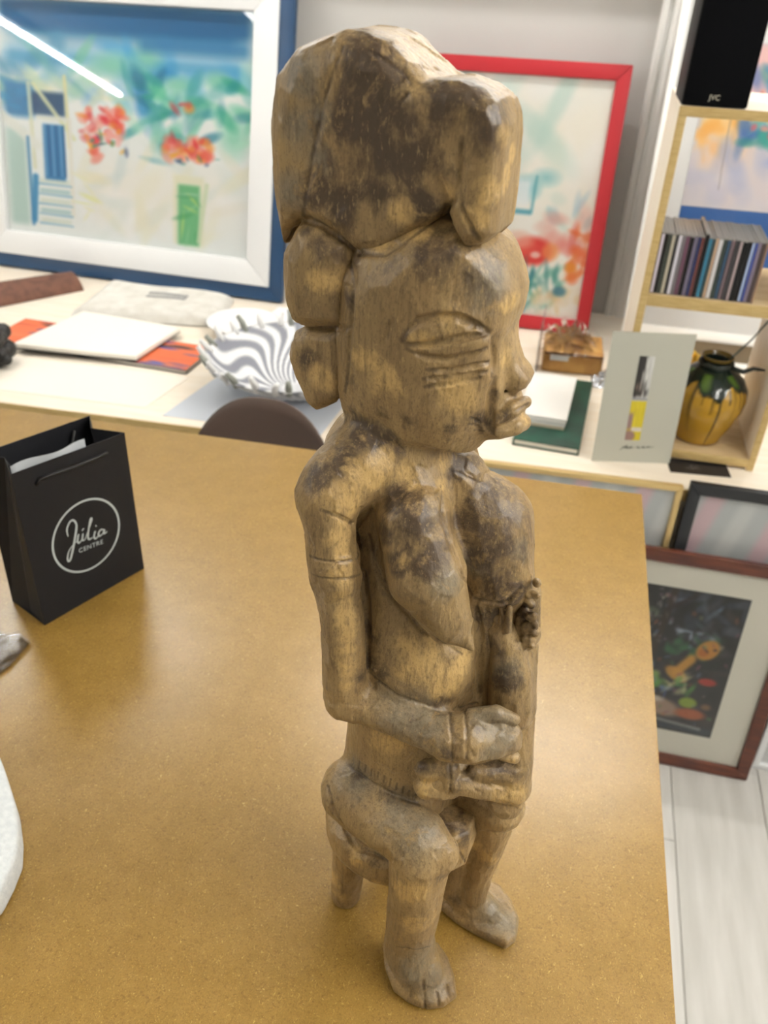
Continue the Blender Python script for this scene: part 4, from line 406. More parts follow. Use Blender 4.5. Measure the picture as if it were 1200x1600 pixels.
CHILD = [
    ('cap',('+',0.004),[[0.0951,0.0096,0.3281,0.0123],[0.1015,0.0025,0.2815,0.0127],[0.1101,-0.0098,0.238,0.012],[0.1111,-0.0146,0.219,0.0131]]),
    ('cap',('+',0.004),[[0.1114,-0.0147,0.2171,0.0127],[0.0914,-0.0301,0.2232,0.0093],[0.0737,-0.04,0.2313,0.0096]]),
    ('cap',('+',0.003),[[0.1087,-0.0179,0.2356,0.0092],[0.0877,-0.0307,0.238,0.0064]]),
    ('cap',('+',0.003),[[0.069,-0.0402,0.2414,0.0082],[0.0551,-0.044,0.2379,0.0092],[0.0458,-0.0434,0.2376,0.0046]]),
    ('cap',('+',0.004),[[0.0662,-0.0411,0.2198,0.0088],[0.0569,-0.0459,0.2227,0.0102]]),
    ('ell',('+',0.004),[0.1088,-0.0158,0.2007],[0.014,0.014,0.012],[[0.9205,-0.3907,0.0],[0.3907,0.9205,0.0],[0.0,0.0,1.0]]),
    ('cap',('+',0.003),[[0.0999,-0.0054,0.2851,0.0166],[0.0945,-0.0053,0.3167,0.0148],[0.0894,-0.0064,0.339,0.0111],[0.0841,-0.0075,0.3524,0.0089]]),
    ('cap',('+',0.001),[[0.08,-0.0095,0.3517,0.003],[0.0731,-0.0066,0.3688,0.0021]]),
    ('cap',('+',0.001),[[0.0831,-0.0108,0.3558,0.0029],[0.078,-0.0086,0.375,0.0021]]),
    ('cap',('+',0.001),[[0.0868,-0.0124,0.3586,0.0029],[0.0836,-0.0111,0.3779,0.002]]),
    ('cap',('+',0.001),[[0.0902,-0.0138,0.36,0.0029],[0.0892,-0.0134,0.3776,0.002]]),
    ('cap',('+',0.004),[[0.0958,0.0093,0.3768,0.0071],[0.0996,0.0055,0.345,0.0086]]),
    ('cap',('+',0.0015),[[0.1019,-0.0031,0.368,0.0029],[0.1041,-0.0051,0.3682,0.0016]]),
    ('cap',('+',0.0015),[[0.0931,-0.002,0.3875,0.0028],[0.0906,0.0006,0.3849,0.0016]]),
    ('cap',('+',0.0015),[[0.0953,0.0038,0.3542,0.0031],[0.0943,-0.0009,0.3572,0.0017]]),
    ('cap',('+',0.0015),[[0.0962,-0.0008,0.3804,0.0032],[0.0959,-0.0016,0.3827,0.0016]]),
    ('cap',('+',0.0015),[[0.1028,-0.0034,0.3689,0.0024],[0.1029,-0.0046,0.3675,0.0017]]),
    ('cap',('+',0.0015),[[0.1024,0.0033,0.338,0.0036],[0.103,-0.0046,0.3471,0.0017]]),
    ('cap',('+',0.0015),[[0.1001,-0.0016,0.3602,0.0025],[0.1001,-0.0034,0.3617,0.0017]]),
    ('cap',('+',0.0015),[[0.0941,0.002,0.377,0.0035],[0.0949,-0.0012,0.3808,0.0016]]),
    ('cap',('+',0.0015),[[0.097,-0.002,0.3806,0.0024],[0.0968,-0.002,0.3827,0.0016]]),
    ('cap',('+',0.0015),[[0.0956,0.004,0.3638,0.0034],[0.0978,-0.0024,0.3686,0.0017]]),
    ('cap',('+',0.0015),[[0.1002,-0.0019,0.3764,0.003],[0.0998,-0.0032,0.3775,0.0016]]),
    ('cap',('+',0.0015),[[0.091,0.0089,0.3825,0.0025],[0.0939,-0.0008,0.3897,0.0016]]),
    ('cap',('+',0.0015),[[0.0988,0.0015,0.353,0.0022],[0.0975,-0.0023,0.3572,0.0017]]),
    ('cap',('+',0.0015),[[0.0915,-0.0005,0.3844,0.003],[0.0903,0.0008,0.3806,0.0017]]),
    ('cap',('+',0.0015),[[0.0993,0.0025,0.3549,0.0026],[0.1026,-0.0044,0.3599,0.0017]]),
    ('cap',('+',0.0015),[[0.0983,0.0044,0.3504,0.0034],[0.1008,-0.0037,0.3555,0.0017]]),
    ('cap',('+',0.0015),[[0.0968,0.0019,0.3572,0.0024],[0.0964,-0.0018,0.3587,0.0017]]),
    ('cap',('+',0.0015),[[0.1057,0.0013,0.3525,0.003],[0.1053,-0.0056,0.3578,0.0017]]),
    ('cap',('+',0.0015),[[0.1047,-0.0022,0.3464,0.0029],[0.1038,-0.0049,0.35,0.0017]]),
    ('cap',('+',0.0015),[[0.1011,0.001,0.3912,0.0023],[0.1014,-0.0039,0.3972,0.0016]]),
    ('cap',('+',0.0015),[[0.0995,0.0018,0.3826,0.0028],[0.0997,-0.0032,0.3855,0.0016]]),
    ('cap',('+',0.0015),[[0.1007,-0.005,0.3453,0.0022],[0.0988,-0.0028,0.34,0.0017]]),
    ('cap',('+',0.0015),[[0.1039,-0.0053,0.371,0.0025],[0.105,-0.0055,0.3694,0.0016]]),
    ('cap',('+',0.0015),[[0.0901,0.0081,0.3669,0.0026],[0.0926,-0.0002,0.3758,0.0017]]),
    ('cap',('+',0.0015),[[0.1036,0.0009,0.3572,0.0027],[0.1055,-0.0057,0.3651,0.0016]]),
    ('cap',('+',0.0015),[[0.0951,0.0061,0.3718,0.0024],[0.0986,-0.0028,0.3782,0.0016]]),
    ('cap',('+',0.0015),[[0.0995,-0.0031,0.3422,0.0025],[0.1013,-0.0039,0.341,0.0017]]),
    ('cap',('+',0.0015),[[0.0995,-0.0022,0.3577,0.0035],[0.101,-0.0038,0.3618,0.0017]]),
    ('cap',('+',0.0015),[[0.1006,0.0035,0.3814,0.0026],[0.101,-0.0038,0.3872,0.0016]]),
    ('cap',('+',0.0015),[[0.0916,0.0071,0.3566,0.003],[0.0943,-0.0009,0.3653,0.0017]]),
    ('cap',('+',0.0015),[[0.1047,-0.0038,0.3454,0.0037],[0.1062,-0.0059,0.3459,0.0017]]),
    ('cap',('+',0.0015),[[0.0888,0.0073,0.3837,0.0026],[0.09,0.0009,0.3905,0.0016]]),
    ('cap',('+',0.0015),[[0.1001,0.0035,0.3367,0.0023],[0.101,-0.0038,0.3456,0.0017]]),
    ('cap',('+',0.0015),[[0.1004,-0.005,0.3494,0.0022],[0.1,-0.0033,0.3503,0.0017]]),
    ('cap',('+',0.0015),[[0.0956,0.0018,0.3825,0.003],[0.0967,-0.002,0.3863,0.0016]]),
    ('cap',('+',0.0015),[[0.0943,-0.0001,0.3586,0.0035],[0.0927,-0.0003,0.3596,0.0017]]),
    ('cap',('+',0.0015),[[0.0977,-0.0045,0.3846,0.0021],[0.0968,-0.002,0.3842,0.0016]]),
    ('cap',('+',0.0015),[[0.1032,-0.0006,0.3591,0.0033],[0.1032,-0.0047,0.3648,0.0017]]),
    ('cap',('+',0.0015),[[0.0958,0.0028,0.3674,0.0023],[0.0957,-0.0015,0.3689,0.0017]]),
    ('cap',('+',0.0015),[[0.0946,0.007,0.3738,0.0026],[0.0949,-0.0012,0.3788,0.0016]]),
    ('cap',('+',0.0015),[[0.1012,-0.0055,0.3686,0.0027],[0.0984,-0.0027,0.3666,0.0017]]),
    ('cap',('+',0.0015),[[0.0933,0.0005,0.3526,0.0038],[0.0957,-0.0015,0.3553,0.0017]]),
    ('cap',('+',0.0015),[[0.1014,-0.0011,0.3554,0.0035],[0.1008,-0.0037,0.3554,0.0017]]),
    ('cap',('+',0.0015),[[0.1005,0.0016,0.3923,0.0028],[0.1023,-0.0043,0.3973,0.0016]]),
    ('cap',('+',0.0015),[[0.094,0.0026,0.3468,0.0036],[0.0965,-0.0018,0.353,0.0017]]),
    ('cap',('+',0.0015),[[0.1029,-0.003,0.385,0.0021],[0.1041,-0.0051,0.3874,0.0016]]),
    ('cap',('+',0.0015),[[0.0991,0.0003,0.3534,0.0028],[0.0991,-0.003,0.3538,0.0017]]),
    ('cap',('+',0.0015),[[0.1023,0.0032,0.3564,0.0025],[0.106,-0.0059,0.363,0.0017]]),
    ('cap',('-',0.0006),[[0.0709,-0.0429,0.2489,0.0012],[0.0721,-0.0451,0.2468,0.0012],[0.073,-0.0466,0.2439,0.0012],[0.0736,-0.0469,0.2394,0.0012],[0.0744,-0.0482,0.2362,0.0012],[0.0752,-0.0493,0.2326,0.0012],[0.0749,-0.0463,0.2237,0.0012]]),
]
STAINS_SHEEN = [[2,-0.0158,-0.0297,0.6798,0.0252,0,1.0],[2,-0.005,-0.0308,0.6676,0.0282,0,1.0],[2,-0.0113,-0.0307,0.6506,0.032,0,1.0],[2,-0.0007,-0.0308,0.6403,0.0292,0,1.0],[2,0.0119,-0.0307,0.6556,0.0254,0,1.0],[2,0.0272,-0.0308,0.665,0.0248,0,1.0],[2,0.0411,-0.0277,0.6685,0.0245,0,1.0],[2,0.0509,-0.0275,0.6616,0.0191,0,1.0],[2,0.0128,-0.0308,0.6389,0.0231,0,1.0],[2,-0.0143,-0.0308,0.6329,0.0239,0,1.0],[2,-0.0248,-0.031,0.6133,0.0173,0,1.0],[2,-0.0,-0.0309,0.6227,0.0179,0,1.0],[2,0.0218,-0.0295,0.6208,0.0148,0,1.0],[2,0.0292,-0.0305,0.6379,0.0143,0,1.0],[2,0.0496,-0.03,0.6538,0.0137,0,1.0],[2,-0.0359,-0.031,0.6182,0.0136,0,1.0],[2,-0.0288,-0.0339,0.5908,0.0159,0,0.8],[1,0.0365,-0.0322,0.5975,0.024,0,0.8],[1,0.0229,-0.0327,0.5986,0.0181,0,0.8],[1,0.0477,-0.0291,0.5906,0.0211,0,0.8],[1,0.0113,-0.042,0.5594,0.0063,0,0.8],[1,0.0671,-0.0073,0.5216,0.0094,0,0.8],[1,0.0717,-0.0171,0.5114,0.008,0,0.8],[1,0.0639,-0.0198,0.5223,0.0092,0,0.8],[2,-0.0445,-0.0322,0.5259,0.0098,0,0.8],[1,0.0586,-0.0206,0.5057,0.0122,0,0.8],[0,-0.0039,-0.0379,0.4894,0.0196,0,1.0],[0,0.0082,-0.0372,0.4838,0.0168,0,1.0],[1,-0.0114,-0.0314,0.4928,0.0128,0,1.0],[0,-0.0087,-0.0524,0.4784,0.0209,0,1.0],[0,-0.0208,-0.0609,0.4708,0.0154,0,1.0],[0,0.0369,-0.0521,0.4486,0.0251,0,1.0],[0,0.021,-0.0447,0.457,0.0156,0,1.0],[0,0.0496,-0.0514,0.4342,0.0183,0,1.0],[0,0.0176,-0.0535,0.4385,0.0129,0,1.0],[0,0.0297,-0.0604,0.4239,0.0114,0,1.0],[0,0.0471,-0.0585,0.4265,0.0127,0,1.0],[0,0.0559,-0.0075,0.4464,0.037,0,0.9],[0,0.0717,-0.0125,0.431,0.0333,0,0.9],[0,0.0817,-0.0122,0.4149,0.0336,0,0.9],[0,0.06,-0.0174,0.4205,0.0224,0,0.9],[0,0.0459,-0.0068,0.4614,0.0205,0,0.9],[0,0.0893,-0.0123,0.3874,0.0191,0,0.9],[4,0.0976,-0.0041,0.3686,0.0197,0,0.9],[0,0.0808,-0.0118,0.3677,0.0142,0,0.9],[0,0.0752,-0.0172,0.3959,0.019,0,0.9],[4,0.0826,-0.0155,0.3436,0.0144,0,0.8],[4,0.0951,-0.019,0.3231,0.0194,0,0.8],[0,0.0889,-0.0525,0.304,0.0079,0,0.8],[4,0.0816,-0.0342,0.2384,0.026,0,0.8],[4,0.1021,-0.0255,0.2438,0.0207,0,0.8],[4,0.0517,-0.0465,0.2456,0.0138,0,0.8],[3,0.0776,-0.0226,0.1628,0.0264,0,0.8],[3,0.0849,-0.0302,0.1611,0.0186,0,0.8],[0,0.0365,-0.0628,0.3028,0.029,2,1.0],[0,0.0557,-0.0592,0.3029,0.0272,2,1.0],[0,0.0925,-0.0439,0.3033,0.0271,2,1.0],[0,0.1059,-0.0416,0.2956,0.0176,2,1.0],[0,0.101,-0.0516,0.291,0.0159,2,1.0],[4,0.0942,-0.0183,0.328,0.0177,2,1.0],[0,0.0625,-0.0639,0.1935,0.0317,2,1.0],[0,0.0405,-0.0609,0.1985,0.0267,2,1.0],[0,0.0054,-0.0539,0.2065,0.0273,2,1.0],[0,0.0768,-0.0757,0.051,0.0332,2,1.0],[0,0.0698,-0.0839,0.0394,0.0294,2,1.0],[0,0.0886,-0.073,0.0267,0.0238,2,1.0],[0,0.1132,0.0084,0.0241,0.0279,2,1.0],[0,0.1239,0.0059,0.016,0.0257,2,1.0],[2,-0.0501,-0.0309,0.6467,0.0181,2,1.0],[2,-0.0459,-0.0308,0.6697,0.0163,2,1.0],[2,-0.0529,-0.031,0.616,0.0151,2,1.0],[2,-0.0358,-0.0309,0.6335,0.0121,2,1.0],[2,-0.0355,-0.031,0.6539,0.0106,2,1.0],[1,0.0554,-0.0255,0.586,0.0206,2,1.0],[0,0.0638,-0.0187,0.4079,0.0196,2,1.0],[0,0.0874,-0.0052,0.4171,0.015,2,1.0],[0,0.0602,-0.0544,0.4167,0.017,2,1.0],[2,0.0322,-0.0275,0.6262,0.0105,1,1.0],[1,0.0164,-0.0265,0.604,0.0098,1,1.0],[2,0.057,-0.0175,0.6333,0.0081,1,1.0],[2,0.0562,-0.0224,0.6535,0.0089,1,1.0],[2,0.0521,-0.0294,0.6291,0.0091,1,1.0],[2,0.0474,-0.0309,0.6172,0.0081,1,1.0],[2,0.0567,-0.0108,0.6436,0.0058,1,1.0],[2,0.0072,-0.0306,0.6145,0.0108,1,1.0],[1,0.0001,-0.0289,0.5957,0.0087,1,1.0],[2,-0.0265,-0.0347,0.5745,0.0116,1,1.0],[2,-0.0345,-0.0378,0.574,0.0116,1,1.0],[1,0.0409,-0.037,0.567,0.0123,1,1.0],[1,0.0291,-0.0407,0.5556,0.01,1,1.0],[1,0.0087,-0.0417,0.526,0.0159,1,1.0],[1,-0.0032,-0.0416,0.5384,0.0118,1,1.0],[1,0.0497,-0.0317,0.524,0.0157,1,1.0],[2,-0.0341,-0.0323,0.5163,0.0112,1,1.0],[0,0.0355,-0.0137,0.4709,0.0101,1,1.0],[0,0.0394,-0.021,0.4581,0.0087,1,1.0],[0,0.0046,-0.0501,0.4703,0.0182,1,1.0],[0,-0.0024,-0.0602,0.4586,0.0168,1,1.0],[0,0.0101,-0.0407,0.4777,0.0098,1,1.0],[0,0.023,-0.0322,0.4682,0.0114,1,1.0],[0,-0.0064,-0.0683,0.4352,0.01,1,1.0],[0,-0.002,-0.0724,0.4111,0.0102,1,1.0],[0,0.0035,-0.074,0.374,0.0105,1,1.0],[0,0.0038,-0.0741,0.3416,0.0109,1,1.0],[0,0.0421,-0.0495,0.3432,0.0235,1,1.0],[0,0.0622,-0.0409,0.3276,0.0207,1,1.0],[0,0.0672,-0.0318,0.3334,0.016,1,1.0],[0,0.0339,-0.053,0.263,0.0221,1,1.0],[4,0.0609,-0.0537,0.2275,0.0173,1,1.0],[4,0.1108,-0.0295,0.2217,0.0174,1,1.0],[0,0.1123,-0.0373,0.269,0.0099,1,1.0],[0,0.0639,-0.0835,0.1426,0.0216,1,1.0],[0,0.0703,-0.0819,0.111,0.0185,1,1.0],[0,0.0882,-0.0067,0.1204,0.0099,1,1.0],[0,0.1025,-0.0052,0.1106,0.0139,1,1.0],[3,-0.0253,-0.0374,0.0392,0.0173,1,1.0],[3,-0.0167,-0.0413,0.0214,0.0152,1,1.0],[1,0.0666,-0.0146,0.5748,0.0087,1,1.0],[1,0.0659,-0.011,0.5418,0.0078,1,1.0],[1,0.0793,-0.004,0.5053,0.0068,1,1.0],[3,0.0274,-0.0594,0.0984,0.0098,1,1.0],[3,0.0105,-0.0611,0.1237,0.0135,1,1.0],[0,-0.0057,-0.0658,0.452,0.0077,1,0.9],[0,-0.0053,-0.0657,0.444,0.0078,1,0.9],[0,-0.0047,-0.0661,0.4362,0.0078,1,0.9],[0,-0.0039,-0.0668,0.4286,0.0079,1,0.9],[0,-0.0025,-0.0686,0.4217,0.0079,1,0.9],[0,-0.001,-0.0706,0.4151,0.008,1,0.9],[0,0.0,-0.0717,0.4074,0.008,1,0.9],[0,0.0008,-0.0724,0.3993,0.0081,1,0.9],[0,0.0009,-0.0718,0.3899,0.0082,1,0.9],[0,0.002,-0.0729,0.382,0.0082,1,0.9],[0,0.0031,-0.0742,0.374,0.0083,1,0.9],[0,0.0037,-0.0743,0.3648,0.0083,1,0.9],[0,0.004,-0.074,0.3549,0.0084,1,0.9],[0,0.0044,-0.0738,0.345,0.0085,1,0.9],[0,0.0048,-0.0735,0.3348,0.0086,1,0.9],[0,0.0052,-0.0732,0.3243,0.0087,1,0.9],[0,0.0097,-0.067,0.3266,0.0127,0,0.7],[0,0.0146,-0.0533,0.3285,0.0177,0,0.7],[0,0.0074,-0.0494,0.3506,0.0111,0,0.7],[0,-0.0049,-0.0413,0.4136,0.0091,0,0.7],[0,0.0603,-0.0436,0.3083,0.013,0,0.7],[0,0.0757,-0.0192,0.3143,0.0148,0,0.7],[0,0.0711,-0.0153,0.3665,0.011,0,0.7],[0,0.0761,-0.0676,0.2883,0.0095,0,0.7],[4,0.0869,-0.0303,0.2441,0.0104,0,0.7],[0,0.0266,-0.054,0.2042,0.0126,0,0.7],[0,0.0044,-0.0521,0.2076,0.0109,0,0.7],[3,0.0245,-0.0553,0.1296,0.0115,0,0.7],[0,0.0823,-0.0692,0.1596,0.0089,0,0.7],[0,0.0721,-0.0044,0.0323,0.015,0,0.7],[1,0.023,-0.0367,0.504,0.0122,0,0.7],[1,0.0078,-0.038,0.5047,0.0109,0,0.7],[1,0.0434,-0.03,0.5021,0.0108,0,0.7],[1,-0.0103,-0.0385,0.5203,0.0081,0,0.7],[1,-0.0156,-0.0372,0.5667,0.0077,0,0.7],[2,-0.0268,-0.0342,0.5879,0.0089,0,0.7],[2,-0.0438,-0.0309,0.5978,0.0064,0,0.7],[1,-0.0146,-0.0287,0.5884,0.0089,0,0.7],[1,0.0108,-0.0361,0.5912,0.011,0,0.7]]  # blobs of stain and bare wood, plus painted arm highlight and grey sheen
# ---------- room ----------
M = dict(wall=mat('wall_paint', '#cbcac8', .8), ceil=mat('ceiling_paint', '#f1f0ec', .85), board=mat('hardboard', '#8a7a62', .8), paint=mat_paint('print'),
         floorbase=mat('floor_underlay', '#8f8d88', .9), trim=mat('white_gloss_paint', '#fafaf9', .4),
         cream=mat('cream_melamine', '#f4eadb', .45, noise=('#efe2cf', 6, 4, (1, 8, 1))), tan=mat('birch_edge', '#cdb47c', .5, noise=('#bda168', 30, 4, (1, 6, 6))),
         shelfboard=mat('birch_board', '#d2bb93', .5, noise=('#c4a97c', 12, 4, (1, 6, 1))))
GLASS = mat_glass('picture_glass', (1, 1, 1), .45)
XL, XR, YB, YW, ZC = -5.6, 3.2, -3.6, 2.75, CEIL_Z
struct(box('floor', (XL, YB, -.06), (XR, YW, -.004), M['floorbase'], None, 0))
struct(box('wall_back', (XL, YW, -.06), (XR, YW+.1, ZC), M['wall'], None, 0)); struct(box('wall_front', (XL, YB-.1, -.06), (XR, YB, ZC), mat('front_wall_paint', '#acaaa4', .85), None, 0))
M['far_wall'] = mat('far_wall_paint', '#a9a8a4', .85)
struct(box('wall_left', (XL-.1, YB-.1, -.06), (XL, YW+.1, ZC), M['far_wall'], None, 0)); struct(box('wall_right', (XR, YB-.1, -.06), (XR+.1, YW+.1, ZC), M['wall'], None, 0))
struct(box('ceiling', (XL-.1, YB-.1, ZC), (XR+.1, YW+.1, ZC+.08), M['ceil'], None, 0))
# fluted corner moulding on the back wall
bm = bmesh.new()
prof = [(.128, YW), (.128, YW-.012), (.134, YW-.022), (.146, YW-.024), (.152, YW-.014), (.158, YW-.012), (.162, YW-.022), (.172, YW-.028), (.184, YW-.028), (.190, YW-.016), (.196, YW-.014), (.232, YW-.014), (.232, YW)]
struct(bmo('trim_1', prism_bm(prof, 0, ZC, bm), M['trim']))
struct(box('shade_ledge', (-3.2, YW-.13, 1.87), (1.6, YW, 1.90), M['trim'], None, .003))      # narrow unseen ledge, added to shade the upper wall
# floor planks (grey-white laminate, laid along y)
def plank_mat(i):
    c = ['#cfcdc8', '#c9c7c2', '#d4d2ce', '#c5c3bd'][i]
    return mat('grey_plank', c, .42, noise=(['#bfbdb7', '#bbb8b2', '#c6c4be', '#b9b6af'][i], 5, 7, (6, .7, 1)), bump=(60, .05))
PM = [plank_mat(i) for i in range(4)]; rp = random.Random(4); PW = .2115
plank_meshes = {}
floor_ob = bpy.data.objects['floor']
def add_plank(x, y0, y1, k):
    key = (round(y1-y0, 3), k)
    if key not in plank_meshes:
        bm = box_bm((-PW/2+.0006, 0, -.004), (PW/2-.0006, y1-y0-.0012, 0)); bmesh.ops.bevel(bm, geom=[e for e in bm.edges if all(v.co.z > -.001 for v in e.verts)], offset=.0018, segments=1, affect='EDGES')
        me = bpy.data.meshes.new('plank'); bm.to_mesh(me); bm.free(); me.materials.append(PM[k]); plank_meshes[key] = me
    o = bpy.data.objects.new('plank', plank_meshes[key]); COL.objects.link(o); o.parent = floor_ob; o.location = (x, y0, 0); return o
n0 = int(math.floor((-3.0-.434)/PW)); n1 = int((2.4-.434)/PW)
for i in range(n0, n1):
    x = .434+(i+.5)*PW; off = {-1: .096, 0: -.62}.get(i, rp.uniform(0, 1.2)); y = -2.4+off-1.2; 
    while y < YW:
        a, b = max(y, -2.4), min(y+1.2, YW)
        if b-a > .05: add_plank(x, a, b, rp.randrange(4))
        y += 1.2
# lamps
def lamp(i, x, y, L, ax, watt):
    t = thing('ceiling_lamp', ['fluorescent tube lamp on the ceiling at far left of room', 'fluorescent tube lamp on ceiling left of and behind the camera', 'fluorescent tube lamp on ceiling to the right of camera', 'fluorescent tube lamp above the left half of white counter', 'fluorescent tube lamp above the shelf end of white counter', 'fluorescent tube lamp on ceiling between table and left wall', 'added fluorescent tube lamp near the right wall to brighten that side'][i], 'lamp', (x, y, TUBE_Z), (0, 0, math.pi/2 if ax == 'y' else 0))
    m = bpy.data.materials.new('lamp_tube'); m.use_nodes = True; nt = m.node_tree; nt.nodes.clear(); o = nt.nodes.new('ShaderNodeOutputMaterial'); e = nt.nodes.new('ShaderNodeEmission')
    e.inputs[0].default_value = (*TUBE_COLOR, 1); e.inputs[1].default_value = watt/(math.pi*L*2*math.pi*.016); nt.links.new(e.outputs[0], o.inputs[0])
    bmo('tube', tube_bm([(-L/2, 0, 0), (L/2, 0, 0)], .016, n=10), m, t, smooth=True)
    box('housing', (-L/2-.03, -.05, .028), (L/2+.03, .05, .08), M['trim'], t, .004)
    for s in (-1, 1): box('end_cap', (s*(L/2+.015)-.015, -.02, -.02), (s*(L/2+.015)+.015, .02, .03), M['trim'], t, .003)
for i, a in enumerate(TUBES): lamp(i, *a)
# ---------- furniture ----------
def mdf():
    m = mat('mdf_board', '#b28a42', .42, .75); nt = m.node_tree; b = nt.nodes['Principled BSDF']; N = nt.nodes.new; L = nt.links.new
    tc = N('ShaderNodeTexCoord')
    def nz(s, d, st=(1, 1, 1), dist=0):
        mp = N('ShaderNodeMapping'); mp.inputs['Scale'].default_value = st; L(tc.outputs['Object'], mp.inputs[0]); z = N('ShaderNodeTexNoise'); z.inputs['Scale'].default_value = s; z.inputs['Detail'].default_value = d; z.inputs['Roughness'].default_value = .65; z.inputs['Distortion'].default_value = dist; L(mp.outputs[0], z.inputs['Vector']); return z.outputs['Fac']
    def rg(x, lo, hi, k=1):
        q = N('ShaderNodeMapRange'); q.inputs[1].default_value = lo; q.inputs[2].default_value = hi; q.inputs[4].default_value = k; L(x, q.inputs[0]); return q.outputs[0]
    def mx(f, a, c):
        q = N('ShaderNodeMix'); q.data_type = 'RGBA'; L(f, q.inputs[0])
        for i, x in ((6, a), (7, c)):
            if isinstance(x, str): q.inputs[i].default_value = (*lin(x), 1)
            else: L(x, q.inputs[i])
        return q.outputs[2]
    c = mx(rg(nz(30, 6), .38, .64), MDF_A, MDF_B)
    c = mx(rg(nz(300, 4, (1, 1, 1), 1.5), .50, .66, .7), c, '#6a4818')
    c = mx(rg(nz(700, 3, (1, 1, 1), 1.), .50, .70, .45), c, '#b3873e')
    c = mx(rg(nz(420, 3, (1, .5, 1), 2.), .61, .72, .8), c, '#d6b768')
    c = mx(rg(nz(150, 2, (1, 1, 1), 3.), .71, .75, .7), c, '#6e4f22')
    c = mx(rg(nz(120, 2, (.6, 1, 1), 3.), .715, .75, .6), c, '#dcc27c')
    L(c, b.inputs['Base Color']); b.inputs['Roughness'].default_value = .32
    bp = N('ShaderNodeBump'); bp.inputs['Strength'].default_value = .12; bp.inputs['Distance'].default_value = .0006; L(nz(350, 3), bp.inputs['Height']); L(bp.outputs[0], b.inputs['Normal']); return m
MDF_A, MDF_B = '#937436', '#886a2b'
t = thing('work_table', 'large work table with a bare golden brown fibreboard top', 'table', (-.4, .68, 0))
T = lambda p: (p[0]+.4, p[1]-.68)
bmo('tabletop', prism_bm([T(p) for p in ((.184, .06), (.170, 1.220), (-1.35, 1.178), (-1.35, .06))], TABLE_Z-.022, TABLE_Z), mdf(), t, bevel=.0012)
legm = mat('table_leg_paint', '#8c8a86', .5)
for x in (-1.28, .10):
    for y in (.14, 1.10): box('leg', (x+.4-.025, y-.68-.025, 0), (x+.4+.025, y-.68+.025, TABLE_Z-.022), legm, t, .003)
for y in (.14, 1.10): box('apron', (-1.255+.4, y-.69, TABLE_Z-.10), (.075+.4, y-.67, TABLE_Z-.022), legm, t, .002)
# long counter under the pictures
t = thing('long_counter', 'long cream counter along the back wall covered with paper and crafts', 'counter', (-1, 2.2, 0))
fy = lambda x: 1.663+.0385*x
T = lambda p: (p[0]+1, p[1]-2.2)
bmo('countertop', prism_bm([T(p) for p in ((-3.2, fy(-3.2)), (1.5, fy(1.5)), (1.5, YW-.002), (-3.2, YW-.002))], COUNTER_Z-.03, COUNTER_Z), M['cream'], t, bevel=.002)
bmo('edge_band', prism_bm([T(p) for p in ((-3.2, fy(-3.2)-.003), (1.5, fy(1.5)-.003), (1.5, fy(1.5)), (-3.2, fy(-3.2)))], COUNTER_Z-.029, COUNTER_Z-.001), M['tan'], t)
bmo('cabinet_body', prism_bm([T(p) for p in ((-3.15, fy(-3.15)+.06), (1.45, fy(1.45)+.06), (1.45, YW-.002), (-3.15, YW-.002))], .06, COUNTER_Z-.03), M['trim'], t, bevel=.002)
bmo('plinth', prism_bm([T(p) for p in ((-3.1, fy(-3.1)+.09), (1.4, fy(1.4)+.09), (1.4, YW-.002), (-3.1, YW-.002))], 0, .06), mat('plinth_grey', '#6d6f70', .6), t)
for i in range(8):
    x0 = -3.15+i*.575; y0 = fy(x0)+.06-.018
    bmo('door', prism_bm([T(p) for p in ((x0+.003, fy(x0)+.042), (x0+.572, fy(x0+.572)+.042), (x0+.572, fy(x0+.572)+.0595), (x0+.003, fy(x0)+.0595))], .065, COUNTER_Z-.034), M['trim'], t, bevel=.002)
# chair pushed under the table
t = thing('chair', 'brown chair with rounded back between the work table and counter', 'chair', (-.56, 1.42, 0))
cb = mat('brown_leatherette', '#54443c', .5, bump=(300, .15)); cl = mat('dark_chair_metal', '#2e2b29', .4, metal=.6)
bm = bmesh.new(); nu, nv = 40, 14; grid = {}
for side in (0, 1):
    for i in range(nu+1):
        for j in range(nv+1):
            a = math.pi*i/nu; u = -math.cos(a); zt = .905-.385*(1-max(0, 1-abs(u)**2.6)**(1/2.3)) if abs(u) < 1 else .52
            z = .50+(zt-.50)*j/nv; x = .205*u*(1-.06*(j/nv)); y = -.055*u*u+.03*(z-.5)+(0 if side == 0 else .022*(1-.75*max(abs(u)**4, (j/nv)**8)))
            grid[side, i, j] = bm.verts.new((x, y, z))
for side in (0, 1):
    for i in range(nu):
        for j in range(nv):
            q = [grid[side, i, j], grid[side, i+1, j], grid[side, i+1, j+1], grid[side, i, j+1]]; bm.faces.new(q if side == 0 else q[::-1])
for i in range(nu): bm.faces.new((grid[0, i, nv], grid[0, i+1, nv], grid[1, i+1, nv], grid[1, i, nv])); bm.faces.new((grid[0, i+1, 0], grid[0, i, 0], grid[1, i, 0], grid[1, i+1, 0]))
bmesh.ops.remove_doubles(bm, verts=bm.verts, dist=1e-5); bmesh.ops.recalc_face_normals(bm, faces=bm.faces)
bmo('backrest', bm, cb, t, smooth=True)
bmo('seat', box_bm((-.21, -.42, .43), (.21, .01, .48)), cb, t, bevel=.02, seg=4)
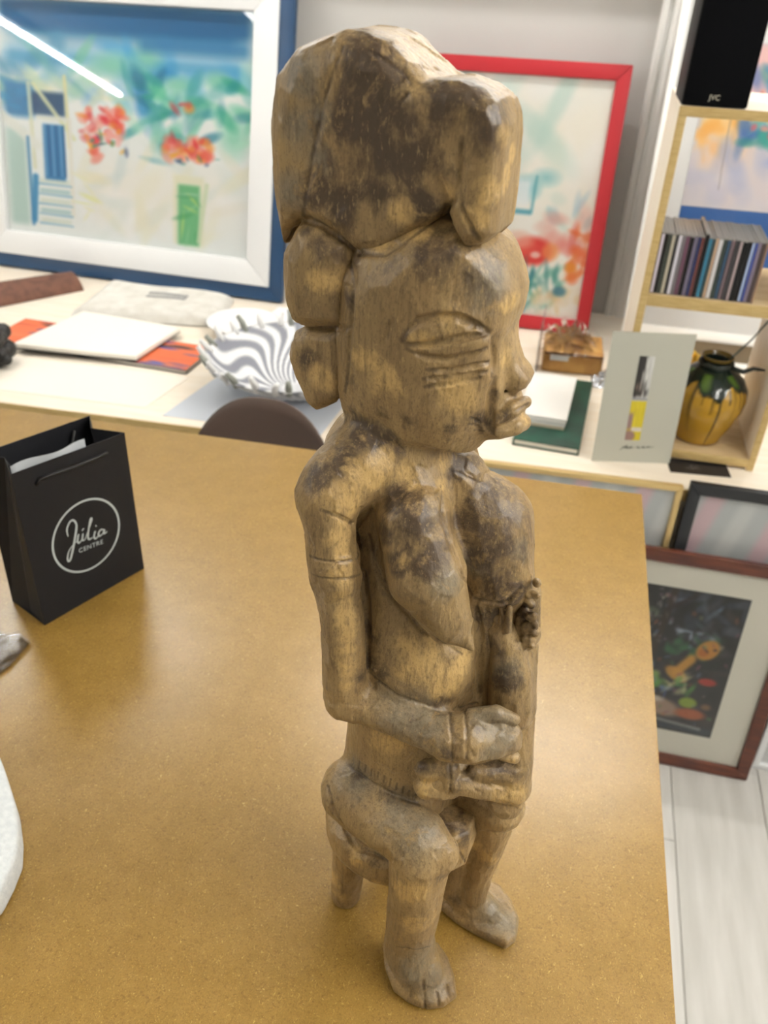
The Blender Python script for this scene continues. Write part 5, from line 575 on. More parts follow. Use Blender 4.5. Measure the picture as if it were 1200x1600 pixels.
for sx in (-1, 1):
    bmo('leg', tube_bm([(sx*.17, -.36, .44), (sx*.20, -.39, 0)], [.014, .010]), cl, t, smooth=True)
    bmo('leg', tube_bm([(sx*.17, -.03, .44), (sx*.20, .02, 0)], [.014, .010]), cl, t, smooth=True)
    bmo('back_support', tube_bm([(sx*.12, -.06, .44), (sx*.12, .0, .46), (sx*.12, .018, .56)], .009), cl, t, smooth=True)
# shelf unit standing on the counter
SX0, SX1, SY0, SY1, ST = .150, .478, 1.80, 2.08, 1.443
t = thing('shelf_unit', 'small open birch shelf unit standing on the right of counter', 'shelf', (SX0, SY0, COUNTER_Z))
def sb(nm, lo, hi, m): return box(nm, (lo[0]-SX0, lo[1]-SY0, lo[2]-COUNTER_Z), (hi[0]-SX0, hi[1]-SY0, hi[2]-COUNTER_Z), m, t, .0008)
for nm, x0 in (('side_panel', SX0), ('side_panel', SX1-.016)): q = sb(nm, (x0, SY0+.0015, COUNTER_Z), (x0+.016, SY1, ST-.018), M['cream']); sb('edge_strip', (x0, SY0, COUNTER_Z), (x0+.016, SY0+.0015, ST-.018), M['tan']).parent = q
for nm, z0, z1, m in (('top_board', ST-.018, ST, M['cream']), ('shelf_board', 1.058, 1.083, M['shelfboard']), ('bottom_board', COUNTER_Z+.008, COUNTER_Z+.028, M['shelfboard'])):
    a, b = (SX0, SX1) if nm == 'top_board' else (SX0+.016, SX1-.016)
    q = sb(nm, (a, SY0+.0015, z0), (b, SY1, z1), m); sb('edge_strip', (a, SY0, z0), (b, SY0+.0015, z1), M['tan']).parent = q
# ---------- the carved statue ----------
STATUE_O = (-.0465-.05202*math.cos(math.radians(-35)), .417-.05202*math.sin(math.radians(-35)))   # point under the neck
VOX, FACET = .001, .0115
def wood_material():
    m = bpy.data.materials.new('carved_wood'); m.use_nodes = True; nt = m.node_tree; b = nt.nodes['Principled BSDF']; N = nt.nodes.new; L = nt.links.new
    at = N('ShaderNodeAttribute'); at.attribute_name = 'stain'; sep = N('ShaderNodeSeparateColor'); L(at.outputs['Color'], sep.inputs[0])
    tc = N('ShaderNodeTexCoord')
    def noise(scale, detail, stretch=(1, 1, 1), rough=.6, dist=0):
        mp = N('ShaderNodeMapping'); mp.inputs['Scale'].default_value = stretch; L(tc.outputs['Object'], mp.inputs[0]); z = N('ShaderNodeTexNoise'); z.inputs['Scale'].default_value = scale; z.inputs['Detail'].default_value = detail; z.inputs['Roughness'].default_value = rough; z.inputs['Distortion'].default_value = dist; L(mp.outputs[0], z.inputs['Vector']); return z.outputs['Fac']
    def math_(op, a, c, clamp=False):
        q = N('ShaderNodeMath'); q.operation = op; q.use_clamp = clamp
        for i, x in enumerate((a, c)):
            if isinstance(x, (int, float)): q.inputs[i].default_value = x
            else: L(x, q.inputs[i])
        return q.outputs[0]
    def mix(fac, a, c):
        q = N('ShaderNodeMix'); q.data_type = 'RGBA'; L(fac, q.inputs[0])
        for i, x in ((6, a), (7, c)):
            if isinstance(x, str): q.inputs[i].default_value = (*lin(x), 1)
            else: L(x, q.inputs[i])
        return q.outputs[2]
    def ramp(x, lo, hi):
        q = N('ShaderNodeMapRange'); q.inputs[1].default_value = lo; q.inputs[2].default_value = hi; L(x, q.inputs[0]); return q.outputs[0]
    grime_shade = at.outputs['Alpha']; grain = noise(55, 6, (1, 1, .07)); fine = noise(420, 3, (1, 1, .10)); blotch = noise(38, 8, (1, 1, .7), .72, .4); big = noise(14, 5, (1, 1, .6))
    c = mix(ramp(big, .35, .68), '#ac9062', '#816b47')
    c = mix(math_('MULTIPLY', ramp(grain, .45, .75), .55), c, '#6d5233')
    ragged = math_('MULTIPLY', math_('SUBTRACT', blotch, .5), 4.2)
    def patch(ch, lo, hi, k=1.): return ramp(math_('ADD', math_('MULTIPLY', ch, 1.25), math_('MULTIPLY', ragged, k)), lo, hi)
    c = mix(math_('MULTIPLY', patch(sep.outputs[2], .30, 1.1, .6), .75), c, '#78705f')       # grey patina and reflected sheen, painted as colour
    c = mix(math_('MULTIPLY', patch(sep.outputs[0], .34, 1.0), .92), c, '#423529')           # dark stain
    c = mix(math_('MULTIPLY', ramp(math_('MULTIPLY', blotch, 1.), .54, .68), .5), c, '#5a4530')
    c = mix(math_('MULTIPLY', patch(sep.outputs[1], .34, 1.0, 1.1), .8), c, '#caa86c')       # bare pale wood, with the arm ridge highlight painted in
    c = mix(math_('MULTIPLY', ramp(fine, .52, .68), .42), c, '#4f3b26')
    c = mix(math_('MULTIPLY', ramp(noise(160, 5, (1, 1, .35), .7), .54, .66), .38), c, '#4a3826')
    c = mix(math_('MULTIPLY', ramp(math_('ADD', grime_shade, math_('MULTIPLY', ragged, .35)), .35, 1.0), .62), c, '#33241a')
    c = mix(math_('MULTIPLY', ramp(noise(800, 3, (1, 1, .5)), .54, .66), .35), c, '#3f2f1f')
    c = mix(math_('MULTIPLY', ramp(noise(600, 3, (1, 1, .3)), .60, .70), .30), c, '#c9ab74')
    L(c, b.inputs['Base Color'])
    b.inputs['Specular IOR Level'].default_value = .5; L(math_('ADD', math_('MULTIPLY', blotch, .3), .27), b.inputs['Roughness'])
    bp = N('ShaderNodeBump'); bp.inputs['Strength'].default_value = .6; bp.inputs['Distance'].default_value = .0012
    hgt = math_('ADD', math_('MULTIPLY', fine, .5), math_('ADD', math_('MULTIPLY', noise(110, 3), .8), math_('MULTIPLY', noise(60, 2, (1, 1, .5)), 1.2)))
    L(hgt, bp.inputs['Height']); L(bp.outputs[0], b.inputs['Normal']); return m
WOOD = wood_material()
def carve(name, part_ids, prims, parent, ground):
    G, lo = field(prims, VOX)
    if ground:      # flat soles: cut everything under the table plane
        z = lo[2]+VOX*np.arange(G.shape[2]); G = np.maximum(G, (.0006-z)[None, None, :].astype(np.float32))
    V, F = surface_nets(G, lo, VOX)
    e = .0015; nrm = np.stack([at_points(G, lo, VOX, V+d)-at_points(G, lo, VOX, V-d) for d in np.eye(3)*e], 1); nrm /= np.maximum(np.linalg.norm(nrm, axis=1), 1e-9)[:, None]; del G
    # knife facets: pull the surface towards flat chisel cuts around scattered seed points
    from mathutils.kdtree import KDTree
    sel = np.random.RandomState(7).choice(len(V), max(20, int(len(V)*VOX*VOX/FACET**2)), replace=False); st = np.array([1, 1, .62])
    kd = KDTree(len(sel))
    for i, q in enumerate(V[sel]*st): kd.insert(q, i)
    kd.balance(); near = sel[np.fromiter((kd.find(q)[1] for q in V*st), int, len(V))]
    dlt = ((V[near]-V)*nrm[near]).sum(1); al = (nrm*nrm[near]).sum(1); wt = np.clip((al-.80)/.14, 0, 1)
    V = V+nrm[near]*(np.clip(dlt, -.0009, .0009)*wt*.75*(np.where((V[:, 0] > .045) & (V[:, 2] > .48) & (V[:, 2] < .56) & ground, .25, 1.))*(np.clip((V[:, 2]-.003)/.006, 0, 1) if ground else 1))[:, None]
    me = bpy.data.meshes.new(name); me.vertices.add(len(V)); me.vertices.foreach_set('co', V.astype(np.float32).ravel())
    me.loops.add(4*len(F)); me.loops.foreach_set('vertex_index', F.astype(np.int32).ravel()); me.polygons.add(len(F))
    me.polygons.foreach_set('loop_start', np.arange(0, 4*len(F), 4, dtype=np.int32)); me.update(calc_edges=True); me.validate()
    me.polygons.foreach_set('use_smooth', np.ones(len(F), bool))
    A = np.zeros((len(V), 4), np.float32)
    for pid, ch, r in GRIME_SHADE:      # old dark polish and dirt in the carved lines, plus painted recess shade
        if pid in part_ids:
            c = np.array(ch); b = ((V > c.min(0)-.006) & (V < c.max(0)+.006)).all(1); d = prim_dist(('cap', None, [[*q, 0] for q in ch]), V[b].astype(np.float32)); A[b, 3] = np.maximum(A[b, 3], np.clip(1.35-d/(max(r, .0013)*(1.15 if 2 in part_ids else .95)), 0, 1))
    for pid, x, y, z, r, kind, s in STAINS_SHEEN:
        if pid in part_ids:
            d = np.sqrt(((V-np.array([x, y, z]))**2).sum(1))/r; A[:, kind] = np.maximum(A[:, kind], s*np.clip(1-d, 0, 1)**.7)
    a = me.color_attributes.new('stain', 'FLOAT_COLOR', 'POINT'); a.data.foreach_set('color', A.ravel())  # also carries the painted highlight, sheen and groove shade
    return link(name, me, WOOD, parent)
statue = thing('wooden_statue', 'tall carved wooden statue of a seated mother and child on the brown table', 'statue', (STATUE_O[0], STATUE_O[1], TABLE_Z), (0, 0, math.radians(-12)))
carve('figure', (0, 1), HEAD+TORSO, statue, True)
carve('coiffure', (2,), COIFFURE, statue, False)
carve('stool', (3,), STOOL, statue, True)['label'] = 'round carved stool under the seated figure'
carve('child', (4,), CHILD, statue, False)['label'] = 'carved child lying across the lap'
# ---------- pictures ----------
def rgb(*c): return c
MP = dict(board=M['board'], paint=M['paint'])
def art_village(u, v):
    b = Brush(u, v, '#f6fbfa', 2)
    b.rect(0, .80, 1, 1.01, '#1f76ad', 1, .10); b.rect(0, .86, 1, 1.01, '#2a6f9c', 1, .08); b.rect(0, .70, 1, .84, '#4ea7d6', .8, .06)
    b.dabs(26, .35, .62, 1, .84, .09, ['#3fa8e0', '#9fe2e2', '#6fd0c4', '#1f86cc', '#e2f6f2'], .65); b.dabs(14, 0, .62, .35, .84, .07, ['#7cc3d8', '#4e9cc6', '#7ecfae', '#3f8fb8'], .7)
    for x, y, rx, ry in ((.46, .76, .12, .07), (.60, .80, .08, .08), (.86, .73, .07, .05), (.72, .70, .10, .05), (.93, .52, .08, .14), (.78, .62, .07, .08)): b.blob(x, y, rx, ry, '#8fd9bd', .8, .8)
    b.dabs(40, .52, .48, 1, .72, .055, ['#2fb08a', '#5ccaa4', '#1f9a9f', '#167898', '#b3ecd2'], .7); b.dabs(16, .62, .38, .72, .62, .05, ['#58bfa6', '#8fd8c8', '#3a9fae'], .6)
    b.rect(0, .87, 1, 1.02, '#2069a0', .95, .04); b.rect(.55, .80, 1, .90, '#2f7fb8', .8, .04)
    b.rect(.0, .62, .30, .70, '#eef3d8', .5, .03); b.dabs(12, .1, .60, .5, .72, .05, ['#f2f1c8', '#d9efd2', '#cfe9e6'], .6, 4)
    b.rect(.30, .06, 1.0, .42, '#faf9f2', .95, .12); b.dabs(40, .28, .05, 1, .42, .08, ['#f4f0e2', '#e3eeea', '#f6f3d6', '#ffffff', '#d7e8ea', '#f7eec2'], .5, 3)
    b.rect(.0, .50, .15, .68, '#1f78b4', .9, .03); b.dabs(9, .0, .54, .14, .68, .04, ['#15507f', '#2b86c0', '#2f93c9'], .7)
    b.rect(.12, .52, .28, .64, '#123f6e', .85, .02); b.line(.14, .66, .30, .44, .012, '#e8edc6', .9); b.line(.27, .70, .28, .40, .010, '#e9e7bb', .9); b.line(.12, .66, .13, .30, .012, '#e6ead0', .8)
    b.rect(.0, .02, .11, .48, '#bcd9d3', .95, .03); b.line(.0, .52, .14, .40, .03, '#f0f4ee', .9); b.line(.105, .43, .11, .04, .010, '#3f86b8', .8)
    b.rect(.165, .24, .265, .50, '#2577b6', .95, .012)
    for k in range(6): b.line(.18+k*.016, .27, .178+k*.016, .49, .004, ['#7fb7dc', '#174f86'][k % 2], .8)
    b.line(.155, .52, .275, .52, .012, '#ecf0e6', .9); b.line(.285, .52, .285, .10, .012, '#f2f2ea', .9)
    b.line(.13, .26, .115, .06, .018, '#2f8ac2', .9)
    for k in range(5): b.rect(.14, .05+k*.045, .28, .08+k*.045, ['#dfeadf', '#a9cfd3'][k % 2], .8, .012); b.line(.14, .05+k*.045, .28, .048+k*.045, .006, '#5aa3c6', .6)
    b.rect(.69, .02, .83, .34, '#f1f1d8', .9, .02); b.rect(.71, .02, .81, .30, '#6fbf86', .95, .015); b.dabs(10, .72, .04, .80, .29, .03, ['#8fd0a0', '#bfe3d0', '#4fa86c', '#dbe87c'], .7, 5); b.line(.83, .30, .80, .05, .012, '#d9e7c6', .8)
    for x0, y0, x1, y1, n_ in ((.33, .44, .50, .58, 46), (.66, .40, .86, .49, 46), (.36, .36, .42, .42, 6), (.70, .60, .76, .63, 4)): b.dabs(n_, x0, y0, x1, y1, .029, ['#e8353c', '#f0705e', '#f5a08e', '#d8383f', '#f29a3a', '#f7b9b4'], .85, 1.5)
    b.dabs(14, .34, .40, .52, .48, .018, ['#2b8a5c', '#3aa37a', '#f0b23a', '#2d3f74'], .7); b.dabs(10, .68, .38, .90, .42, .016, ['#2b8a7c', '#22457c', '#f0b23a'], .7)
    b.dabs(6, .32, .1, .38, .4, .03, ['#e9ef9c', '#f4f3c0'], .6, 5); return b.c
framed('picture', 'huge village painting in white and dark blue frame on the counter', (-.9-1.14*math.cos(math.radians(2.5)), 2.511+1.14*math.sin(math.radians(2.5)), COUNTER_Z), (math.radians(-12.5), 0, math.radians(-2.5)),
       1.14, .945, .078, .035, mat('white_frame', '#eef0f2', .35), MP, art_village, GLASS, outer=(.045, mat('navy_frame', '#1c3f63', .4)), nx=230, ny=190)
def art_flowers(u, v):
    b = Brush(u, v, '#fbf9f1', 5)
    b.dabs(40, 0, .3, 1, 1, .14, ['#fbf8ef', '#eef7ef', '#fdf7e8', '#ffffff', '#f6faf6'], .5, 2); b.dabs(16, .1, .7, .75, 1, .13, ['#cfe8df', '#d9efe8', '#bfe0d8'], .55, 3)
    b.blob(.62, .55, .10, .07, '#4fb3c4', .8, .9); b.blob(.72, .60, .10, .05, '#8fcfd4', .8, .9); b.rect(.52, .46, .66, .60, '#f4fbff', .9, .03); b.line(.54, .45, .66, .45, .015, '#3f9fb8', .8); b.line(.665, .46, .67, .60, .012, '#5fb0bf', .7)
    b.dabs(10, .75, .42, .98, .52, .05, ['#bcd8e6', '#d2ebe4', '#9fd0d2'], .6)
    b.dabs(20, .75, .30, 1, .44, .06, ['#f0a9a0', '#e97b74', '#f6c6b8'], .6, 2); b.dabs(14, .92, .18, 1, .40, .05, ['#f0692e', '#ef8a4a'], .7)
    b.blob(.70, .285, .135, .075, '#e23b35', .95, .35); b.blob(.66, .30, .09, .05, '#ea5a4e', .8); b.blob(.80, .29, .06, .05, '#f3a05a', .7); b.blob(.72, .27, .035, .018, '#f7d7d0', .9)
    b.blob(.62, .33, .10, .05, '#f6c0ac', .6); b.line(.60, .26, .62, .18, .02, '#e0655a', .8); b.blob(.92, .23, .04, .03, '#f09a3a', .9)
    b.dabs(46, .48, .05, .88, .20, .045, ['#3f9f94', '#2f8a8a', '#6fc0ae', '#88c8b8', '#d8e8d8', '#2e7b98'], .75, 4); b.dabs(26, .45, .0, 1, .14, .05, ['#f0d9a8', '#f4e2bc', '#e9c79c', '#f6ead4'], .7); b.dabs(9, .48, .02, .62, .12, .03, ['#24384a', '#2f4f60'], .7); b.blob(.88, .12, .05, .03, '#3f7f9a', .8)
    b.dabs(22, 0, 0, .5, .6, .09, ['#f0e2c8', '#e6efe0', '#e7b9a4', '#b9d8cc'], .5); return b.c
framed('picture', 'pale flower painting in a bright red frame behind the statue', (.039-.585, 2.541, COUNTER_Z), (math.radians(-12.5), 0, 0), .625, .742, .040, .022, mat('red_frame', '#b0262f', .45), MP, art_flowers, GLASS, nx=150, ny=170)
def art_abstract(u, v):
    b = Brush(u, v, '#d9d3d8', 8)
    b.rect(0, .62, 1, 1.01, '#efc3c0', .9, .04); b.rect(0, .45, .45, .72, '#f0d79a', .9, .06); b.rect(0, .2, .5, .5, '#f0d2b6', .8, .1); b.dabs(14, 0, .35, .3, .55, .09, ['#f2b45a', '#f6cf8e'], .8); b.dabs(26, 0, .05, .8, .35, .12, ['#cfcbd8', '#b9bcd2', '#dcd2d4', '#a9b4d6'], .7)
    b.dabs(60, .35, .40, 1, .95, .09, ['#2f7fc4', '#3f93cf', '#2a5fb0', '#2f8f8a', '#3aa89a', '#7fb8de'], .8, 2); b.dabs(20, .4, .45, .9, .8, .04, ['#e9705e', '#f0a08a', '#f2e0c0', '#8a2f34', '#e05a6a'], .9, 1.4)
    b.line(.05, .70, .5, .64, .008, '#5a5f70', .6); b.line(.24, .60, .26, .12, .006, '#8a7f80', .6); b.dabs(10, .5, .2, 1, .4, .08, ['#9fb0d8', '#c8c2dc', '#3f8f9a'], .6); return b.c
framed('picture', 'colourful abstract painting in a white frame behind the birch shelf', (.17, 2.40, COUNTER_Z), (math.radians(-14), 0, 0), .62, 1.02, .020, .02, mat('white_frame_thin', '#f1f1ef', .4), MP, None, GLASS, mat_w=(.0, .0, .0, .0), mat_m=M['trim'])
pic = [o for o in bpy.data.objects if o.get('label', '').startswith('colourful abstract')][0]
box('mount', (.02, -.0105, .07), (.60, -.0085, 1.0), mat('white_mount', '#f0f0f0', .7), pic, 0)
box('blue_band', (.065+.030-.0, -.0118, .28), (.56, -.0105, .442), mat('blue_mount', '#2f5f9f', .6), pic, 0)
canvas('print', .335, .40, art_abstract, pic, M['paint'], 120, 140, (.095, -.0122, .425))
box('lower_slat', (.02, -.0125, .075), (.60, -.0105, .10), M['trim'], pic, .001)
def art_stripes(u, v, blue=True):
    b = Brush(u, v, '#d3d8d9', 11)
    for k in range(7):
        x = .08+k*.27; b.line(x, 1.05, x-.14, .55, .05, '#edcfd6', .9)
        b.line(x+.13, 1.05, x-.02, .5, .045, '#e9eceb', .8)
    b.rect(0, 0, 1, .5, '#cfd6d8', .7, .1)
    if blue: b.rect(.16, .60, 1, .82-.06, '#1f5fae', .95, .02); b.rect(.30, .66, .42, .75, '#cfe0f2', .8, .03)
    return b.c
framed('picture', 'pale print in a plain black frame leaning on the counter front', (.322, 1.612, 0), (math.radians(-3.5), 0, 0), .60, .738, .026, .020, mat('black_frame', '#26282b', .35), MP, lambda u, v: art_stripes(u, v), GLASS)
framed('picture', 'pale print in a thin gold frame leaning beside the black one', (-.213, 1.598, 0), (math.radians(-3), 0, math.radians(2.2)), .525, .724, .013, .016, mat('gold_frame', '#e0c489', .3, metal=.5), MP, lambda u, v: art_stripes(u, v, False), GLASS)
def art_dark(u, v):
    b = Brush(u, v, '#2a2b2d', 21)
    b.dabs(120, 0, 0, 1, 1, .06, ['#1d1e22', '#34353a', '#2b2f33', '#3f3a38', '#23302a', '#4a4648'], .8, 2)
    b.dabs(30, .45, .70, 1, .98, .06, ['#5f6f88', '#3f4a58', '#76869c', '#2f3338'], .6); b.dabs(16, .55, .66, .85, .74, .03, ['#a9b6ca', '#4c6a5a', '#8693a4'], .8)
    b.dabs(20, .50, .55, .95, .68, .05, ['#2f5a3e', '#3f6f4c', '#28402f'], .8); b.line(.46, .98, .40, .5, .04, '#3a3029', .9); b.line(.44, .85, .62, .97, .02, '#30282a', .9)
    b.dabs(22, 0, .70, .38, .98, .05, ['#8f8f92', '#b0aeb0', '#5f7058', '#6a6064', '#a8a27a'], .7); b.dabs(20, 0, .50, .35, .70, .05, ['#6b4a34', '#4a3a30', '#7a6a50'], .7)
    b.blob(.80, .62, .10, .075, '#c98d3f', .95, .25, .5); b.line(.70, .54, .62, .44, .05, '#cf9a45', .95); b.blob(.62, .42, .11, .05, '#cf9a45', .9, .3, -.4); b.blob(.77, .60, .05, .035, '#b0652f', .7); b.line(.76, .64, .80, .61, .012, '#4a3a34', .8); b.blob(.85, .63, .02, .012, '#3a3438', .9)
    b.blob(.30, .48, .055, .09, '#c0392f', .95, .3); b.dabs(12, .05, .30, .30, .50, .035, ['#c9b9a0', '#b5848a', '#d3c5b0', '#a85a5c'], .8)
    b.dabs(18, .45, .30, .80, .42, .045, ['#3f7f3f', '#5f9a4a', '#7fae5a', '#c9c79a'], .85); b.blob(.86, .40, .08, .03, '#bf4638', .9, .3); b.dabs(14, .30, .26, .58, .38, .04, ['#6f86b4', '#4a5f8f', '#8fa2c0'], .8); b.blob(.42, .44, .03, .06, '#7f93b4', .9)
    b.dabs(20, .05, .10, .35, .30, .045, ['#8f8f7f', '#b5b09a', '#5f6a4c', '#3a3d40'], .7); b.blob(.55, .17, .22, .08, '#b09480', .9, .4, -.15); b.blob(.48, .22, .12, .03, '#cfc6bb', .9); b.blob(.76, .23, .08, .045, '#8fa63c', .95, .3); b.blob(.80, .15, .14, .05, '#b2603a', .95, .4); b.blob(.90, .22, .05, .03, '#8f6a4c', .8)
    b.dabs(60, .02, .08, .98, .96, .024, ['#8f9a6a', '#a86a4c', '#6f86a4', '#c2b79c', '#4f7a4a', '#8a5a6a', '#b5a27a', '#5a6a86'], .7, 1.6); b.dabs(40, .0, .62, .5, .98, .022, ['#a9a6a4', '#c3bfb8', '#7f8a7a', '#8a7f86'], .7, 1.8)
    b.rect(0, 0, 1, .07, '#2e3c48', .9, .03); b.line(.2, .10, .9, .05, .015, '#a8a8a8', .7); return b.c
t = framed('picture', 'dark figurative print with wide cream mount in brown wooden frame on floor', (.615-.52, 1.529, 0), (math.radians(-8), 0, 0), .52, .588, .030, .018, mat('mahogany_frame', '#4c2a22', .35, noise=('#6a3a28', 14, 5, (1, 1, 8))), MP, art_dark, GLASS, mat_w=(.078, .078, .070, .062), mat_m=mat('cream_mount', '#e9e6d8', .75), nx=110, ny=130)
box('inner_mount_line', (.030+.050, -.0077, .030+.040), (.52-.030-.050, -.0069, .588-.030-.034), mat('grey_mount_line', '#a9a79c', .8), t, 0)
box('inner_mount', (.030+.0515, -.0080, .030+.0415), (.52-.030-.0515, -.0076, .588-.030-.0355), mat('pale_mount', '#efede4', .8), t, 0)
for o in t.children:
    if o.name.startswith('print'): o.location.y = -.0083
def art_white(u, v):
    b = Brush(u, v, '#f0f2f4', 4); b.rect(0, .62, 1, 1, '#d9cfe4', .9, .1); b.rect(0, .40, 1, .46, '#3f93cf', .95, .01); b.dabs(12, 0, .5, 1, 1, .1, ['#d8c4dc', '#c9d0ea', '#e9dde8'], .6); return b.c
framed('picture', 'pale lilac and blue print in white frame behind brown frame corner', (.632, 1.578, 0), (math.radians(-3.5), 0, 0), .40, .52, .016, .018, mat('white_frame_low', '#f2f4f5', .4), MP, lambda u, v: art_white(u, v*2), GLASS)
# ---------- black gift bag ----------
BLK = mat('black_paper', '#15161a', .6, .3); INK = mat('silver_ink', '#b9c3c6', .45)
t = thing('gift_bag', 'small black paper gift bag with a white ring emblem on brown table', 'bag', (-.5778, .6794, TABLE_Z), (0, 0, math.radians(65.117)))
W0, D0 = .155, .072
def panel(nm, quads, th, m=BLK):
    bm = bmesh.new()
    for q in quads: bm.faces.new([bm.verts.new(p) for p in q])
    bmesh.ops.remove_doubles(bm, verts=bm.verts, dist=1e-5); bmesh.ops.recalc_face_normals(bm, faces=bm.faces)
    o = bmo(nm, bm, m, t); s = o.modifiers.new('s', 'SOLIDIFY'); s.thickness = th; s.offset = 0; return o
TL, TR = (.004, -.002, .2225), (.1567, -.002, .2135); BTL, BTR = (.004, D0-.006, .222), (.1545, D0-.006, .2145)
FP = panel('front_panel', [[(0, 0, 0), (W0, 0, 0), TR, TL]], .0006)
panel('back_panel', [[(W0, D0, 0), (0, D0, 0), BTL, BTR]], .0006)
panel('side_panel', [[(W0, 0, 0), (W0-.004, D0*.5, 0), (W0-.020, D0*.5, .215), TR], [(W0-.004, D0*.5, 0), (W0, D0, 0), BTR, (W0-.020, D0*.5, .215)]], .0006)
panel('side_panel', [[(0, D0, 0), (.004, D0*.5, 0), (.020, D0*.5, .2225), BTL], [(.004, D0*.5, 0), (0, 0, 0), TL, (.020, D0*.5, .2225)]], .0006)
panel('bottom_panel', [[(0, 0, .0005), (W0, 0, .0005), (W0, D0, .0005), (0, D0, .0005)]], .0006)
bmo('cord_handle', tube_bm([(.030, -.0035, .197), (.034, -.005, .2035), (.050, -.006, .203), (.080, -.007, .2005), (.110, -.006, .199), (.127, -.0045, .1985)], .0021), mat('black_cord', '#0e0e10', .6), FP, smooth=True)
bmo('cord_handle', tube_bm([(.030, D0-.010, .205), (.036, D0-.012, .190), (.080, D0-.014, .170), (.120, D0-.012, .190), (.127, D0-.010, .205)], .0021), bpy.data.materials['black_cord'], t, smooth=True)
FY = lambda v: -.002*v/.22-.0005
def onface(bm):
    for v in bm.verts: v.co.y += FY(v.co.z)
    return bm
ring = [(.0800+.0480*math.cos(a), .0968+.0506*math.sin(a)) for a in [k*2*math.pi/48 for k in range(49)]]
bmo('emblem_ring', onface(stroke_bm([ring], .0027)), INK, FP)
J = [(.0549, .1092, .5), (.0554, .1198, .9), (.0609, .1277, 1), (.0660, .1279, 1), (.0689, .1199, 1), (.0657, .1083, 1.2), (.0594, .092, 1.25), (.0531, .0781, 1.1), (.0495, .0739, 1), (.0481, .0784, .9), (.0516, .0877, .7), (.0586, .0937, .5), (.0662, .097, .5)]
u_ = [(.0692, .1052, .9), (.0662, .097, 1), (.0672, .0927, 1), (.0716, .0948, .6), (.075, .1028, .9), (.0728, .0941, 1), (.0758, .0925, .6)]
ac = [(.0746, .1075, .8), (.0778, .1097, .6)]
l_ = [(.0758, .0925, .5), (.0834, .1037, .7), (.0905, .116, .8), (.0898, .1186, .8), (.0873, .114, 1), (.0813, .0962, 1), (.082, .0901, 1), (.0873, .0905, .5)]
i_ = [(.0923, .0978, .9), (.0892, .0902, 1), (.0909, .0865, 1), (.0958, .0884, .5)]; dt = [(.0940, .1041, 1), (.0954, .1046, 1)]
a_ = [(.1047, .0929, .7), (.1003, .0953, .9), (.0963, .0919, 1), (.0966, .0874, 1), (.1013, .0879, .6), (.1054, .0926, .9), (.1039, .0873, 1), (.109, .0881, .5)]
bmo('emblem_lettering', onface(stroke_bm([J, u_, ac, l_, i_, dt, a_], .0026)), INK, FP)
text_mesh('emblem_lettering', 'CENTRE', .0090, INK, FP, Matrix.Translation((.0825, -.0016, .0788)) @ Matrix.Rotation(math.radians(7), 4, 'Y') @ Matrix.Rotation(math.radians(90), 4, 'X'), .0001, 0, 1.12)
# grey tissue sheet standing in the bag
bm = bmesh.new(); n_ = 12
for i in range(n_+1):
    x = .010+.098*i/n_; y = .010+.004*math.sin(i*.7); bm.verts.new((x, y, .05)); bm.verts.new((x, y-.004, .2262-.006*i/n_))
bm.verts.ensure_lookup_table()
for i in range(n_): bm.faces.new((bm.verts[2*i], bm.verts[2*i+2], bm.verts[2*i+3], bm.verts[2*i+1]))
o = bmo('paper_sheet', bm, mat('grey_paper', '#a5a9ad', .7), None, smooth=True); o.location = (-.5778, .6794, TABLE_Z); o.rotation_euler = (0, 0, math.radians(65.117)); s = o.modifiers.new('s', 'SOLIDIFY'); s.thickness = .0012
tag(o, 'pale grey paper sheet tucked inside the black gift bag', 'paper')
# ---------- polystyrene block and clear plastic bag at the left edge ----------
out = [(-.400, .330), (-.403, .352), (-.408, .373), (-.420, .393), (-.440, .418), (-.478, .455), (-.53, .50), (-.60, .47), (-.60, .33), (-.55, .27), (-.45, .27), (-.415, .30)]
o = bmo('foam_block', prism_bm([(x+.5, y-.38) for x, y in out], 0, .032), mat('white_foam', '#e3e8ea', .75, bump=(420, .5), noise=('#d6dcdf', 160, 2)), None, bevel=.007, seg=3); o.location = (-.5, .38, TABLE_Z)
tag(o, 'white polystyrene foam block with a rounded end at left table edge', 'foam')
def crumple(nm, fn, m, nx=26, ny=20, parent=None, smooth=False):
    V = [fn(i/(nx-1), j/(ny-1)) for j in range(ny) for i in range(nx)]; F = [(j*nx+i, j*nx+i+1, (j+1)*nx+i+1, (j+1)*nx+i) for j in range(ny-1) for i in range(nx-1)]
    return pyd(nm, V, F, m, parent, smooth)
CLEAR = mat_glass('clear_plastic', (.985, .988, .99), .9, .16)
rc = random.Random(9)
t = thing('plastic_bag', 'crumpled clear plastic bag of small parts at left table edge', 'bag', (-.64, .60, TABLE_Z))
bag_h = [[rc.random() for _ in range(40)] for _ in range(40)]
def pb(s_):
    def fn(a, b):
        x = -.07+.135*a; y = -.055+.105*b; e = max(0, min(1, 4*min(a, 1-a, b, 1-b))); ang = .45*(x)
        h = (.004+.020*e*(.5+.5*bag_h[int(a*25)][int(b*19)]))*s_
        if a > .8: y = y*(1.15-.9*(a-.8)/.2*.8)+.02*(a-.8)/.2
        return (x, y+ang*.1, .0015 if s_ == 0 else h+.001)
    return fn
crumple('film', pb(1), CLEAR, 24, 18, t); crumple('film', pb(0), CLEAR, 24, 18, t)
